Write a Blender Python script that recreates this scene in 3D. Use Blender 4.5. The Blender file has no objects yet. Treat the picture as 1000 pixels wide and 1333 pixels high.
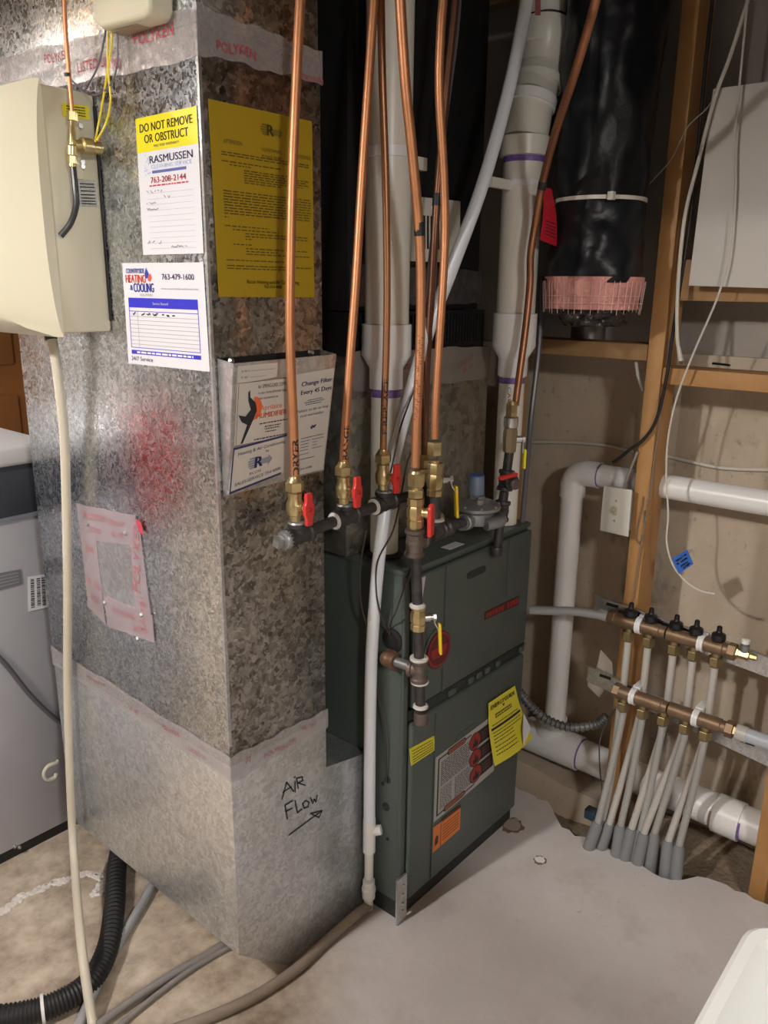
import bpy, bmesh, math, random
from mathutils import Vector, Matrix
random.seed(7)
sc = bpy.context.scene
COL = sc.collection
# ------------------------------------------------------------------ camera
YAW, PIT, ROL, FPX, H = math.radians(40.409), math.radians(15.592), math.radians(.6746), 1043.98, 1.42
CAM = Vector((0, 0, H))
FW = Vector((math.cos(YAW)*math.cos(PIT), math.sin(YAW)*math.cos(PIT), -math.sin(PIT)))
_r = FW.cross(Vector((0, 0, 1))).normalized(); _u = _r.cross(FW)
RT = _r*math.cos(ROL) + _u*math.sin(ROL); UP = _u*math.cos(ROL) - _r*math.sin(ROL)
cd = bpy.data.cameras.new('camera'); cam = bpy.data.objects.new('camera', cd); COL.objects.link(cam)
cd.sensor_fit = 'HORIZONTAL'; cd.sensor_width = 36; cd.lens = 36*FPX/1000; cd.clip_start = .02; cd.clip_end = 60
M = Matrix((RT, UP, -FW)).transposed().to_4x4(); M.translation = CAM; cam.matrix_world = M
sc.camera = cam
# ------------------------------------------------------------------ world, lamps, exposure
w = bpy.data.worlds.new('world'); sc.world = w; w.use_nodes = True
w.node_tree.nodes['Background'].inputs[0].default_value = (.02, .02, .022, 1)
w.node_tree.nodes['Background'].inputs[1].default_value = .3
sc.view_settings.view_transform = 'Standard'; sc.view_settings.look = 'None'
sc.view_settings.exposure = 0.18; sc.view_settings.gamma = 1; sc.view_settings.use_curve_mapping = False
LAMPS = [((-.767, 1.28, 2.13), 105, (1, .985, .965), .05), ((-.36, -1.35, 2.13), 92, (1, .985, .965), .12), ((-.36, 3.3, 2.195), 100, (1, .985, .965), .06)]
for i, (p, e, c, s) in enumerate(LAMPS):
    ld = bpy.data.lights.new('bulb_light', 'POINT'); ld.energy = e; ld.color = c; ld.shadow_soft_size = s
    lo = bpy.data.objects.new('bulb_light', ld); lo.location = p; COL.objects.link(lo)

# ------------------------------------------------------------------ helpers
def at(ax, val, px, py):
    d = FW*FPX + RT*(px-500) + UP*(666.5-py); k = 'xyz'.index(ax)
    return CAM + d*((val-CAM[k])/d[k])
def V(*a): return Vector(a)
def cr(pts, k=6):
    P = [Vector(p) for p in pts]; P = [2*P[0]-P[1]] + P + [2*P[-1]-P[-2]]; out = []
    for i in range(1, len(P)-2):
        a, b, c, d = P[i-1:i+3]
        for j in range(k):
            t = j/k
            out.append(.5*((2*b)+(c-a)*t+(2*a-5*b+4*c-d)*t*t+(3*b-a-3*c+d)*t**3))
    out.append(P[-2]); return out
def frame(n):
    n = Vector(n).normalized(); h = Vector((0, 0, 1)) if abs(n.z) < .9 else Vector((1, 0, 0))
    a = h.cross(n).normalized(); return a, n.cross(a), n
class MB:
    def __init__(s): s.v, s.f, s.m = [], [], []
    def add(s, vs, fs, m=0):
        o = len(s.v); s.v += [Vector(p) for p in vs]
        for f in fs: s.f.append([i+o for i in f]); s.m.append(m)
        return s
    def box(s, a, b, m=0):
        x0, x1 = sorted((a[0], b[0])); y0, y1 = sorted((a[1], b[1])); z0, z1 = sorted((a[2], b[2]))
        return s.obox(V((x0+x1)/2, (y0+y1)/2, (z0+z1)/2), V(1, 0, 0), V(0, 1, 0), V(0, 0, 1), (x1-x0, y1-y0, z1-z0), m)
    def obox(s, c, X, Y, Z, d, m=0):
        c = Vector(c); X = Vector(X)*d[0]/2; Y = Vector(Y)*d[1]/2; Z = Vector(Z)*d[2]/2
        vs = [c+X*i+Y*j+Z*k for k in (-1, 1) for j in (-1, 1) for i in (-1, 1)]
        return s.add(vs, [(0, 2, 3, 1), (4, 5, 7, 6), (0, 1, 5, 4), (2, 6, 7, 3), (0, 4, 6, 2), (1, 3, 7, 5)], m)
    def tube(s, pts, r, n=12, caps=True, m=0):
        P = [Vector(p) for p in pts]; N = len(P); R = r if isinstance(r, (list, tuple)) else [r]*N
        T = [(P[min(i+1, N-1)]-P[max(i-1, 0)]).normalized() for i in range(N)]
        a, b, _ = frame(T[0]); vs = []
        for i in range(N):
            a = (a - T[i]*a.dot(T[i])).normalized(); b = T[i].cross(a)
            vs += [P[i]+(a*math.cos(2*math.pi*j/n)+b*math.sin(2*math.pi*j/n))*R[i] for j in range(n)]
        fs = [(i*n+j, i*n+(j+1) % n, (i+1)*n+(j+1) % n, (i+1)*n+j) for i in range(N-1) for j in range(n)]
        if caps: fs += [tuple(range(n-1, -1, -1)), tuple((N-1)*n+j for j in range(n))]
        return s.add(vs, fs, m)
    def lathe(s, o, ax, prof, n=20, m=0, caps=True, ph=0):
        a, b, c = frame(ax); o = Vector(o); vs = []
        for r, t in prof:
            vs += [o+c*t+(a*math.cos(2*math.pi*j/n+ph)+b*math.sin(2*math.pi*j/n+ph))*r for j in range(n)]
        N = len(prof)
        fs = [(i*n+j, i*n+(j+1) % n, (i+1)*n+(j+1) % n, (i+1)*n+j) for i in range(N-1) for j in range(n)]
        if caps: fs += [tuple(range(n-1, -1, -1)), tuple((N-1)*n+j for j in range(n))]
        return s.add(vs, fs, m)
    def prism(s, pts, n, m=0):
        P = [Vector(p) for p in pts]; n = Vector(n); k = len(P)
        nn = (P[1]-P[0]).cross(P[2]-P[1])
        fs = [tuple(range(k-1, -1, -1)), tuple(range(k, 2*k))]+[(i, (i+1) % k, (i+1) % k+k, i+k) for i in range(k)]
        return s.add(P+[p+n for p in P], fs, m)
    def sphere(s, c, r, m=0, n=12):
        return s.lathe(c, (0, 0, 1), [(max(r*math.sin(math.pi*i/8), 1e-4), -r*math.cos(math.pi*i/8)) for i in range(9)], n, m)
ORG = {}
def finish(name, mb, mats, org, bevel=0, seg=2, ang=35, flat=False):
    me = bpy.data.meshes.new(name); me.from_pydata([p-org for p in mb.v], [], mb.f)
    mats = mats if isinstance(mats, (list, tuple)) else [mats]
    for m in mats: me.materials.append(m)
    for p, i in zip(me.polygons, mb.m): p.material_index = i
    bm = bmesh.new(); bm.from_mesh(me)
    bmesh.ops.remove_doubles(bm, verts=bm.verts, dist=1e-6)
    if not flat: bmesh.ops.recalc_face_normals(bm, faces=bm.faces)
    if bevel:
        es = [e for e in bm.edges if len(e.link_faces) == 2 and e.calc_face_angle(0) > math.radians(30)]
        bmesh.ops.bevel(bm, geom=es, offset=bevel, segments=seg, profile=.5, affect='EDGES', clamp_overlap=True)
    bm.to_mesh(me); bm.free()
    if not flat:
        me.shade_smooth(); me.set_sharp_from_angle(angle=math.radians(ang))
    return me
def obj(name, mb, mats, parent=None, **k):
    if parent is None:
        xs = [p.x for p in mb.v]; ys = [p.y for p in mb.v]; zs = [p.z for p in mb.v]
        org = V((min(xs)+max(xs))/2, (min(ys)+max(ys))/2, min(zs))
    else: org = ORG[parent]
    o = bpy.data.objects.new(name, finish(name, mb, mats, org, **k)); COL.objects.link(o)
    if parent is None: o.location = org
    else: o.parent = parent
    ORG[o] = org
    return o
def tag(o, label, cat=None, group=None):
    o['label'] = label
    if cat: o['category'] = cat
    if group: o['group'] = group
    return o
def thing(name, label, cat, loc, group=None):
    o = bpy.data.objects.new(name, None); o.empty_display_size = .05; o.location = loc; COL.objects.link(o)
    ORG[o] = Vector(loc); return tag(o, label, cat, group)
def struct(name, mb, mats, parent=None, **k):
    o = obj(name, mb, mats, parent, **k); o['kind'] = 'structure'; return o

# ------------------------------------------------------------------ materials
def mat(name, col, rough=.5, metal=0., nz=None, bump=None, spec=.5, coat=0, trans=0, alpha=1):
    """nz=(scale, amount, colour2, low, high) mixes a second colour by noise; bump=(scale, strength, distance)"""
    m = bpy.data.materials.new(name); m.use_nodes = True; nt = m.node_tree; b = nt.nodes['Principled BSDF']
    b.inputs['Base Color'].default_value = (*col, 1); b.inputs['Roughness'].default_value = rough
    b.inputs['Metallic'].default_value = metal; b.inputs['Specular IOR Level'].default_value = spec
    b.inputs['Coat Weight'].default_value = coat; b.inputs['Transmission Weight'].default_value = trans
    b.inputs['Alpha'].default_value = alpha
    if nz or bump:
        tc = nt.nodes.new('ShaderNodeTexCoord')
    if nz:
        n = nt.nodes.new('ShaderNodeTexNoise'); n.inputs['Scale'].default_value = nz[0]; n.inputs['Detail'].default_value = 6
        n.inputs['Roughness'].default_value = .65
        nt.links.new(tc.outputs['Object'], n.inputs['Vector'])
        r = nt.nodes.new('ShaderNodeValToRGB'); r.color_ramp.elements[0].position = nz[3] if len(nz) > 3 else .35
        r.color_ramp.elements[1].position = nz[4] if len(nz) > 4 else .7
        a = nz[1]; c2 = nz[2]
        r.color_ramp.elements[0].color = (*col, 1)
        r.color_ramp.elements[1].color = (*[x*(1-a)+y*a for x, y in zip(col, c2)], 1)
        nt.links.new(n.outputs['Fac'], r.inputs[0]); nt.links.new(r.outputs[0], b.inputs['Base Color'])
    if bump:
        n = nt.nodes.new('ShaderNodeTexNoise'); n.inputs['Scale'].default_value = bump[0]; n.inputs['Detail'].default_value = 4
        nt.links.new(tc.outputs['Object'], n.inputs['Vector'])
        u = nt.nodes.new('ShaderNodeBump'); u.inputs['Strength'].default_value = bump[1]
        u.inputs['Distance'].default_value = bump[2] if len(bump) > 2 else .002
        nt.links.new(n.outputs['Fac'], u.inputs['Height']); nt.links.new(u.outputs[0], b.inputs['Normal'])
    return m
def galv(name, c0, c1, scale=70, r0=.28, r1=.5, warm=None, metal=.9):
    m = bpy.data.materials.new(name); m.use_nodes = True; nt = m.node_tree; b = nt.nodes['Principled BSDF']
    L = nt.links.new; N = nt.nodes.new
    tc = N('ShaderNodeTexCoord'); nz = N('ShaderNodeTexNoise'); nz.inputs['Scale'].default_value = 60; nz.inputs['Detail'].default_value = 3
    L(tc.outputs['Object'], nz.inputs['Vector'])
    mx = N('ShaderNodeMix'); mx.data_type = 'VECTOR'; mx.inputs[0].default_value = .035
    L(tc.outputs['Object'], mx.inputs[4]); L(nz.outputs['Color'], mx.inputs[5])
    vo = N('ShaderNodeTexVoronoi'); vo.inputs['Scale'].default_value = scale; L(mx.outputs[1], vo.inputs['Vector'])
    sp = N('ShaderNodeSeparateColor'); L(vo.outputs['Color'], sp.inputs[0])
    n2 = N('ShaderNodeTexNoise'); n2.inputs['Scale'].default_value = 26; n2.inputs['Detail'].default_value = 5; n2.inputs['Roughness'].default_value = .7
    L(tc.outputs['Object'], n2.inputs['Vector'])
    av = N('ShaderNodeMath'); av.operation = 'MULTIPLY_ADD'; av.inputs[1].default_value = .45; L(sp.outputs[0], av.inputs[0])
    sc2 = N('ShaderNodeMath'); sc2.operation = 'MULTIPLY'; sc2.inputs[1].default_value = .55; L(n2.outputs['Fac'], sc2.inputs[0]); L(sc2.outputs[0], av.inputs[2])
    ra = N('ShaderNodeValToRGB'); ra.color_ramp.elements[0].position = .25; ra.color_ramp.elements[1].position = .75
    ra.color_ramp.elements[0].color = (*c0, 1); ra.color_ramp.elements[1].color = (*c1, 1)
    L(av.outputs[0], ra.inputs[0]); L(ra.outputs[0], b.inputs['Base Color'])
    mr = N('ShaderNodeMapRange'); mr.inputs[3].default_value = r0; mr.inputs[4].default_value = r1
    L(sp.outputs[1], mr.inputs[0]); L(mr.outputs[0], b.inputs['Roughness'])
    bu = N('ShaderNodeBump'); bu.inputs['Strength'].default_value = .25; bu.inputs['Distance'].default_value = .0012
    n3 = N('ShaderNodeTexNoise'); n3.inputs['Scale'].default_value = 130; n3.inputs['Detail'].default_value = 2
    L(tc.outputs['Object'], n3.inputs['Vector']); L(n3.outputs['Fac'], bu.inputs['Height']); L(bu.outputs[0], b.inputs['Normal'])
    b.inputs['Metallic'].default_value = metal
    return m
G_DUCT = galv('galvanized_spangle', (.15, .135, .115), (.56, .53, .48), 115, .24, .42, metal=1)
G_BOOT = galv('galvanized_dull', (.52, .54, .55), (.78, .80, .82), 130, .28, .45, metal=.85)
G_PLAIN = galv('galvanized_plain', (.48, .49, .50), (.68, .69, .70), 110, .3, .45)
G_DARK_SHADED = mat('dark_shaded_sheet_metal', (.018, .018, .02), .5, .3, (14, .6, (.035, .033, .03)))  # near-black on the supply duct: shade over galvanized metal is in the colour
TAPE = mat('clear_foil_tape', (.62, .58, .58), .25, .3, (40, .5, (.76, .73, .73)), (45, .6, .003), alpha=.38)
INKRED = mat('red_print', (.50, .05, .08), .5)
INKDRED = mat('faded_red_print', (.40, .13, .15), .5)
INKBLK = mat('black_print', (.02, .02, .022), .6)
INKGRY = mat('grey_print', (.30, .30, .32), .6)
INKBLUE = mat('blue_print', (.03, .03, .55), .5)
INKNAVY = mat('navy_print', (.03, .035, .13), .5)
INKSKY = mat('light_blue_print', (.38, .52, .80), .5)
INKORG = mat('orange_print', (.75, .14, .04), .5)
WHITEINK = mat('white_print', (.85, .85, .88), .5)
PAPER = mat('white_paper', (.72, .72, .76), .45)
PAPYEL = mat('yellow_paper', (.40, .27, .005), .6)
STKYEL = mat('bright_yellow', (.82, .72, .015), .4)
CARD = mat('cream_card', (.60, .56, .50), .45)
CREAM = mat('cream_plastic', (.70, .66, .50), .42)
CREAM2 = mat('cream_painted_steel', (.66, .62, .47), .4)
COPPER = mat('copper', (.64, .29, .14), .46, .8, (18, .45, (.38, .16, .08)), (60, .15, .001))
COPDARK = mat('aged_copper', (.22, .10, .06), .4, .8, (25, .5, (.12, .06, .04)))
BRASS = mat('brass', (.62, .50, .26), .32, .9, (60, .4, (.44, .33, .15)))
BRONZE = mat('bronze', (.22, .145, .09), .5, .7, (35, .6, (.38, .26, .16)), (90, .3, .001))
IRON = mat('black_iron', (.055, .05, .05), .48, .6, (50, .6, (.13, .12, .12)), (120, .3, .001))
IRONBR = mat('brown_iron', (.13, .10, .085), .5, .6, (50, .6, (.22, .18, .16)), (120, .3, .001))
SEAL = mat('white_thread_sealant', (.62, .60, .55), .7, 0, None, (90, .8, .003))
ALU = mat('grey_cast_aluminium', (.36, .37, .38), .42, .75, (30, .4, (.24, .25, .26)), (120, .2, .001))
STEEL = mat('bright_steel', (.62, .62, .60), .3, .95)
REDPL = mat('red_plastic', (.62, .035, .03), .35)
YELPL = mat('yellow_vinyl', (.80, .55, .02), .35)
BLKPL = mat('black_plastic', (.012, .012, .014), .3)
BLKRUB = mat('black_rubber', (.012, .012, .013), .5)
PVC = mat('pvc_offwhite', (.78, .76, .68), .33, 0, (6, .35, (.70, .67, .58)))
PVCW = mat('pvc_white', (.84, .84, .83), .33, 0, (9, .3, (.77, .76, .73)))
PURPLE = mat('purple_primer', (.15, .06, .35), .5, 0, (70, .5, (.4, .33, .5)))
PEXW = mat('pex_clear_white', (.52, .50, .46), .35, 0, (20, .3, (.50, .47, .41)))
HOSEW = mat('translucent_tube', (.82, .86, .91), .3)
SLEEVE = mat('grey_sleeve', (.23, .24, .25), .45)
GREYPEX = mat('grey_pex', (.36, .37, .38), .4)
FURN = mat('furnace_green_grey', (.080, .100, .090), .36, .15, (5, .3, (.092, .112, .100)), (300, .06, .0006))
FURNDK = mat('furnace_dark_trim', (.03, .034, .032), .5, .2)
WOOD = mat('pine_stud', (.50, .27, .10), .6, 0, (9, .6, (.33, .16, .05)), (60, .15, .001))
WOODDK = mat('old_pine', (.40, .24, .11), .65, 0, (11, .6, (.28, .15, .06)))
OAK = mat('oak_door', (.33, .13, .035), .45, 0, (7, .5, (.22, .08, .02)))
BOARD = mat('white_board', (.62, .60, .56), .6, 0, (3, .3, (.54, .52, .47)))
BLKWRAP = mat('black_poly_wrap', (.008, .009, .011), .34, 0, (8, .6, (.014, .015, .018)), (16, .6, .006), spec=.25)
PINK = mat('pink_fiberglass', (.66, .30, .26), .9, 0, (60, .7, (.75, .36, .32)), (90, 1, .006))
REDTAG = mat('red_tag', (.62, .02, .04), .5)
BLUETAPE = mat('blue_tape', (.03, .14, .55), .5)
APPL = mat('appliance_grey', (.52, .53, .58), .4, .15, (2.5, .4, (.36, .36, .42)))
APPLW = mat('appliance_white', (.66, .66, .68), .35)
APPLD = mat('appliance_panel', (.085, .095, .12), .4, .3)
TUB = mat('utility_tub_plastic', (.80, .82, .80), .4, 0, None, (160, .1, .001))
WIREY = mat('yellow_wire', (.80, .62, .03), .4)
WIREG = mat('grey_wire', (.13, .12, .13), .4)
WIREW = mat('white_cable', (.62, .59, .52), .45)
HOSEBE = mat('beige_tube', (.62, .58, .47), .4, 0, (6, .3, (.54, .49, .38)))
HOSEDUST = mat('dusty_grey_tube', (.21, .20, .20), .5, 0, (20, .6, (.30, .26, .22)))
HOSETAN = mat('dusty_tan_tube', (.30, .25, .20), .6, 0, (25, .6, (.22, .17, .13)))
BULB = bpy.data.materials.new('bulb_glow'); BULB.use_nodes = True
BULB.node_tree.nodes['Principled BSDF'].inputs['Emission Color'].default_value = (1, .9, .78, 1)
BULB.node_tree.nodes['Principled BSDF'].inputs['Emission Strength'].default_value = 20

def stained(name, base, stops, bumps, rough=.75, extra=None):
    """concrete: colour by several noises; stops = [(scale, colour, lo, hi, strength, detail)]"""
    m = bpy.data.materials.new(name); m.use_nodes = True; nt = m.node_tree; b = nt.nodes['Principled BSDF']; L = nt.links.new; N = nt.nodes.new
    tc = N('ShaderNodeTexCoord'); cur = None
    for i, (s, c, lo, hi, st, sx) in enumerate(stops):
        mp = N('ShaderNodeMapping'); mp.inputs['Scale'].default_value = sx; mp.inputs['Location'].default_value = (i*3.1, i*1.7, i*.9)
        L(tc.outputs['Object'], mp.inputs[0])
        n = N('ShaderNodeTexNoise'); n.inputs['Scale'].default_value = s; n.inputs['Detail'].default_value = 8; n.inputs['Roughness'].default_value = .68
        L(mp.outputs[0], n.inputs['Vector'])
        r = N('ShaderNodeMapRange'); r.inputs[1].default_value = lo; r.inputs[2].default_value = hi; r.inputs[3].default_value = 0; r.inputs[4].default_value = st
        L(n.outputs['Fac'], r.inputs[0])
        mx = N('ShaderNodeMix'); mx.data_type = 'RGBA'; L(r.outputs[0], mx.inputs[0]); mx.inputs[7].default_value = (*c, 1)
        if cur is None: mx.inputs[6].default_value = (*base, 1)
        else: L(cur, mx.inputs[6])
        cur = mx.outputs[2]
    if extra: cur = extra(nt, tc, cur)
    L(cur, b.inputs['Base Color']); b.inputs['Roughness'].default_value = rough
    n = N('ShaderNodeTexNoise'); n.inputs['Scale'].default_value = bumps[0]; n.inputs['Detail'].default_value = 6; L(tc.outputs['Object'], n.inputs['Vector'])
    u = N('ShaderNodeBump'); u.inputs['Strength'].default_value = bumps[1]; u.inputs['Distance'].default_value = bumps[2]
    L(n.outputs['Fac'], u.inputs['Height']); L(u.outputs[0], b.inputs['Normal'])
    return m
def dirt_floor(nt, tc, cur):
    # bare sandy dirt patch left of the furnace: an irregular region of the floor with its own colour
    L = nt.links.new; N = nt.nodes.new
    sx = N('ShaderNodeSeparateXYZ'); L(tc.outputs['Object'], sx.inputs[0])
    n = N('ShaderNodeTexNoise'); n.inputs['Scale'].default_value = 4; n.inputs['Detail'].default_value = 6; L(tc.outputs['Object'], n.inputs['Vector'])
    def ma(op, a, bb):
        q = N('ShaderNodeMath'); q.operation = op
        for i, v in enumerate((a, bb)):
            if isinstance(v, (int, float)): q.inputs[i].default_value = v
            else: L(v, q.inputs[i])
        return q.outputs[0]
    d = ma('SUBTRACT', sx.outputs[1], ma('MULTIPLY', sx.outputs[0], .55))      # grows to the left of the picture
    d = ma('ADD', d, ma('MULTIPLY', n.outputs['Fac'], .5))
    r = N('ShaderNodeMapRange'); r.inputs[1].default_value = FLOORD[0]; r.inputs[2].default_value = FLOORD[1]; L(d, r.inputs[0])
    r.interpolation_type = 'SMOOTHSTEP'
    n2 = N('ShaderNodeTexNoise'); n2.inputs['Scale'].default_value = 13; n2.inputs['Roughness'].default_value = .68; n2.inputs['Detail'].default_value = 8; L(tc.outputs['Object'], n2.inputs['Vector'])
    ra = N('ShaderNodeValToRGB'); ra.color_ramp.elements[0].position = .3; ra.color_ramp.elements[1].position = .68
    ra.color_ramp.elements[0].color = (.25, .185, .13, 1); ra.color_ramp.elements[1].color = (.63, .56, .46, 1); L(n2.outputs['Fac'], ra.inputs[0])
    mx = N('ShaderNodeMix'); mx.data_type = 'RGBA'; L(r.outputs[0], mx.inputs[0]); L(cur, mx.inputs[6]); L(ra.outputs[0], mx.inputs[7])
    return mx.outputs[2]
FLOORD = (-.34, -.02)
CONC = stained('concrete_floor', (.62, .585, .575), [(2.2, (.72, .69, .68), .4, .65, .9, (1, 1, 1)), (7, (.42, .38, .36), .55, .75, .5, (1, 1, 1)), (45, (.25, .22, .20), .66, .75, .5, (1, 1, 1))], (40, .25, .004), .55, dirt_floor)
WALLC = stained('poured_concrete_wall', (.52, .44, .34), [(3, (.42, .35, .26), .4, .65, .9, (1, 1, .6)), (5, (.62, .54, .43), .5, .7, .7, (1, 1, .7)), (6, (.12, .10, .08), .57, .70, .75, (1, 1, .5)), (38, (.12, .10, .09), .60, .72, .6, (1, 1, 1))], (25, .5, .006), .85)
DIRT = stained('trench_dirt', (.20, .15, .105), [(9, (.30, .24, .17), .4, .65, .9, (1, 1, 1))], (60, .8, .012), .95)
FOAM = stained('grey_wall_board', (.40, .37, .33), [(4, (.34, .31, .27), .4, .65, .9, (1, 1, 1)), (30, (.15, .13, .12), .68, .76, .5, (1, 1, 1))], (40, .2, .003), .8)
PLAIN = mat('painted_block', (.46, .44, .41), .8, 0, (2, .4, (.40, .38, .35)))
JOIST = mat('joist_wood', (.34, .22, .12), .8, 0, (5, .5, (.24, .15, .08)))

# ------------------------------------------------------------------ flat print on a four-cornered card
_tcache = {}
def textgeo(s):
    if s not in _tcache:
        cu = bpy.data.curves.new('t', 'FONT'); cu.body = s; cu.size = 1; cu.resolution_u = 3
        o = bpy.data.objects.new('t', cu); me = bpy.data.meshes.new_from_object(o)
        vs = [(v.co.x, v.co.y) for v in me.vertices]; fs = [tuple(p.vertices) for p in me.polygons]
        bpy.data.objects.remove(o); bpy.data.curves.remove(cu); bpy.data.meshes.remove(me)
        x0 = min(v[0] for v in vs); x1 = max(v[0] for v in vs)
        _tcache[s] = ([(a-x0, b) for a, b in vs], fs, x1-x0)
    return _tcache[s]
class Card:
    """four 3-D corners TL,TR,BR,BL; u right 0..1, v down 0..1, n lifts toward the viewer"""
    def __init__(s, c, bulge=None):
        s.c = [Vector(p) for p in c]; a, b, cc, d = s.c
        s.W = ((b-a).length+(cc-d).length)/2; s.H = ((d-a).length+(cc-b).length)/2
        s.N = (d-a).cross(b-a).normalized(); s.bulge = bulge
    def p(s, u, v, n=0):
        a, b, c, d = s.c; q = a*(1-u)*(1-v)+b*u*(1-v)+c*u*v+d*(1-u)*v
        if s.bulge: q = q+s.bulge(u, v)
        return q+s.N*n
    def sheet(s, mb, t=.0008, m=0, nu=1, nv=1, lift=0):
        G = [(i/nu, j/nv) for j in range(nv+1) for i in range(nu+1)]; k = len(G)
        vs = [s.p(u, v, lift+t) for u, v in G]+[s.p(u, v, lift) for u, v in G]; fs = []
        for j in range(nv):
            for i in range(nu):
                q = (j*(nu+1)+i, j*(nu+1)+i+1, (j+1)*(nu+1)+i+1, (j+1)*(nu+1)+i); fs += [q[::-1], tuple(x+k for x in q)]
        rim = [i for i in range(nu+1)]+[(j+1)*(nu+1)-1+nu+1-0 for j in range(0)]
        rim = list(range(nu+1))+[(j+1)*(nu+1)+nu for j in range(nv)]+[nv*(nu+1)+i for i in range(nu-1, -1, -1)]+[j*(nu+1) for j in range(nv-1, 0, -1)]
        fs += [(rim[i], rim[(i+1) % len(rim)], rim[(i+1) % len(rim)]+k, rim[i]+k) for i in range(len(rim))]
        mb.add(vs, fs, m); return mb
    def rect(s, mb, u0, v0, u1, v1, n=.0012, m=0):
        return mb.add([s.p(u0, v0, n), s.p(u0, v1, n), s.p(u1, v1, n), s.p(u1, v0, n)], [(0, 1, 2, 3)], m)
    def poly(s, mb, pts, n=.0014, m=0):
        return mb.add([s.p(u, v, n) for u, v in pts], [tuple(range(len(pts)))[::-1]], m)
    def text(s, mb, t, u, v, h, fit=None, al='c', n=.0015, m=0, bold=0, rot=0):
        """h = cap height as a fraction of card height; fit = width as a fraction of card width"""
        vs, fs, w = textgeo(t); k = h*s.H/.69; sx = k if fit is None else fit*s.W/w
        off = {'c': -.5, 'l': 0, 'r': -1}[al]*w*sx
        for dx in ([0] if not bold else [-bold, 0, bold]):
            P = []
            for a, b in vs:
                X = off+a*sx+dx*k; Y = b*k-.345*k
                if rot: X, Y = X*math.cos(rot)-Y*math.sin(rot), X*math.sin(rot)+Y*math.cos(rot)
                P.append(s.p(u+X/s.W, v-Y/s.H, n))
            mb.add(P, fs, m)
        return mb
    def words(s, mb, u0, u1, v, h, n=.0013, m=0, fill=1.):
        """a line of print too small to read: word-length dashes"""
        u = u0; e = u0+(u1-u0)*fill
        while u < e:
            w = random.uniform(.025, .075)*(u1-u0+.3); x = min(u+w, e)
            if x-u > .006: s.rect(mb, u, v-h/2, x, v+h/2, n, m)
            u = x+.012
        return mb
def cardpx(ax, val, pts, **k): return Card([at(ax, val, *p) for p in pts], **k)

ZU = V(0, 0, 1)
# ------------------------------------------------------------------ key planes (metres)
XL, YD, XR, YB = .817, 1.064, 1.070, 1.722       # return duct: left face, front face, right side, back
XF, YF, XG, YG, ZF = 1.206, .969, 1.700, 1.66, .862   # furnace cabinet
XS, XW = 1.855, 2.045                            # stud fronts, concrete wall

# ================================================================== ROOM SHELL
mb = MB()
edge = []      # broken slab edge along the wall trench
ys = [-2.6, -1, 0, .3]+[.34+i*.022 for i in range(33)]+[1.2, 2, 3.6]
for y in ys:
    b_ = 1.835
    if .48 < y < .92: b_ = 1.835-.075*min(1, (y-.48)/.06, (.92-y)/.08)
    edge.append(V(b_+(random.uniform(-.008, .008) if .3 < y < 1.1 else 0), y, 0))
top = [V(-3.2, -2.6, 0)]+edge+[V(-3.2, 3.6, 0)]
mb.prism([p-V(0, 0, .12) for p in top], V(0, 0, .12))
floor = struct('floor', mb, CONC)
mb = MB(); nx, ny = 8, 90
for i in range(nx+1):
    for j in range(ny+1):
        x = 1.68+i*(XW+.05-1.68)/nx; y = -2.6+j*6.2/ny
        mb.v.append(V(x, y, -.045+random.uniform(-.008, .008)-(.03 if x < 1.8 else 0)+(.03 if x > 1.97 else 0)))
for i in range(nx):
    for j in range(ny): mb.f.append([i*(ny+1)+j, (i+1)*(ny+1)+j, (i+1)*(ny+1)+j+1, i*(ny+1)+j+1]); mb.m.append(0)
g = obj('trench_soil', mb, DIRT, floor)
struct('wall_right', MB().box((XW, -2.6, -.1), (XW+.2, 3.6, 1.27)), WALLC)
struct('wall_upper_right', MB().box((XW+.02, -2.6, 1.27), (XW+.2, 3.6, 2.5)), FOAM)
struct('wall_back', MB().box((-3.2, 3.6, -.1), (XW+.2, 3.75, 2.5)), PLAIN)
struct('wall_left', MB().box((-3.35, -2.6, -.1), (-3.2, 3.6, 2.5)), PLAIN)
struct('wall_front', MB().box((-3.2, -2.75, -.1), (XW+.2, -2.6, 2.5)), mat('dark_panelling', (.11, .09, .07), .6))
ceil = struct('ceiling', MB().box((-3.2, -2.6, 2.36), (XW+.2, 3.6, 2.5)), JOIST)
for i in range(13):
    x = -3.0+i*.406
    obj('joist', MB().box((x-.019, -2.6, 2.09), (x+.019, 3.6, 2.36)), JOIST, ceil)
# unseen duct box added right of view to shade the upper right wall
tk = thing('shade_duct', 'unseen galvanized duct box added under the ceiling to shade the upper right wall', 'duct', (1.5, -.6, 1.74))
obj('duct_body', MB().box((1.12, -2.2, 1.74), (1.95, .24, 2.085)), G_PLAIN, tk, bevel=.003)  # body of the added shade duct
for y_ in (-1.5, -.3): obj('shade_duct_cleat', MB().box((1.11, y_, 1.73), (1.96, y_+.025, 2.085)), G_PLAIN, tk)
# bare bulbs on porcelain holders up between the joists (out of view)
for i, (p, e, c, s) in enumerate(LAMPS):
    t = thing('bulb_holder', ['porcelain bulb holder on the ceiling by the return duct', 'porcelain bulb holder on the ceiling behind the tub', 'porcelain bulb holder on the ceiling behind the washing machine'][i], 'lamp', (p[0], p[1], 2.36), 'ceiling bulb holders')
    obj('holder', MB().lathe((p[0], p[1], 2.36), (0, 0, -1), [(.055, 0), (.055, .02), (.03, .06), (.028, p[2]*0+.13)]), PVCW, t)
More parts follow.
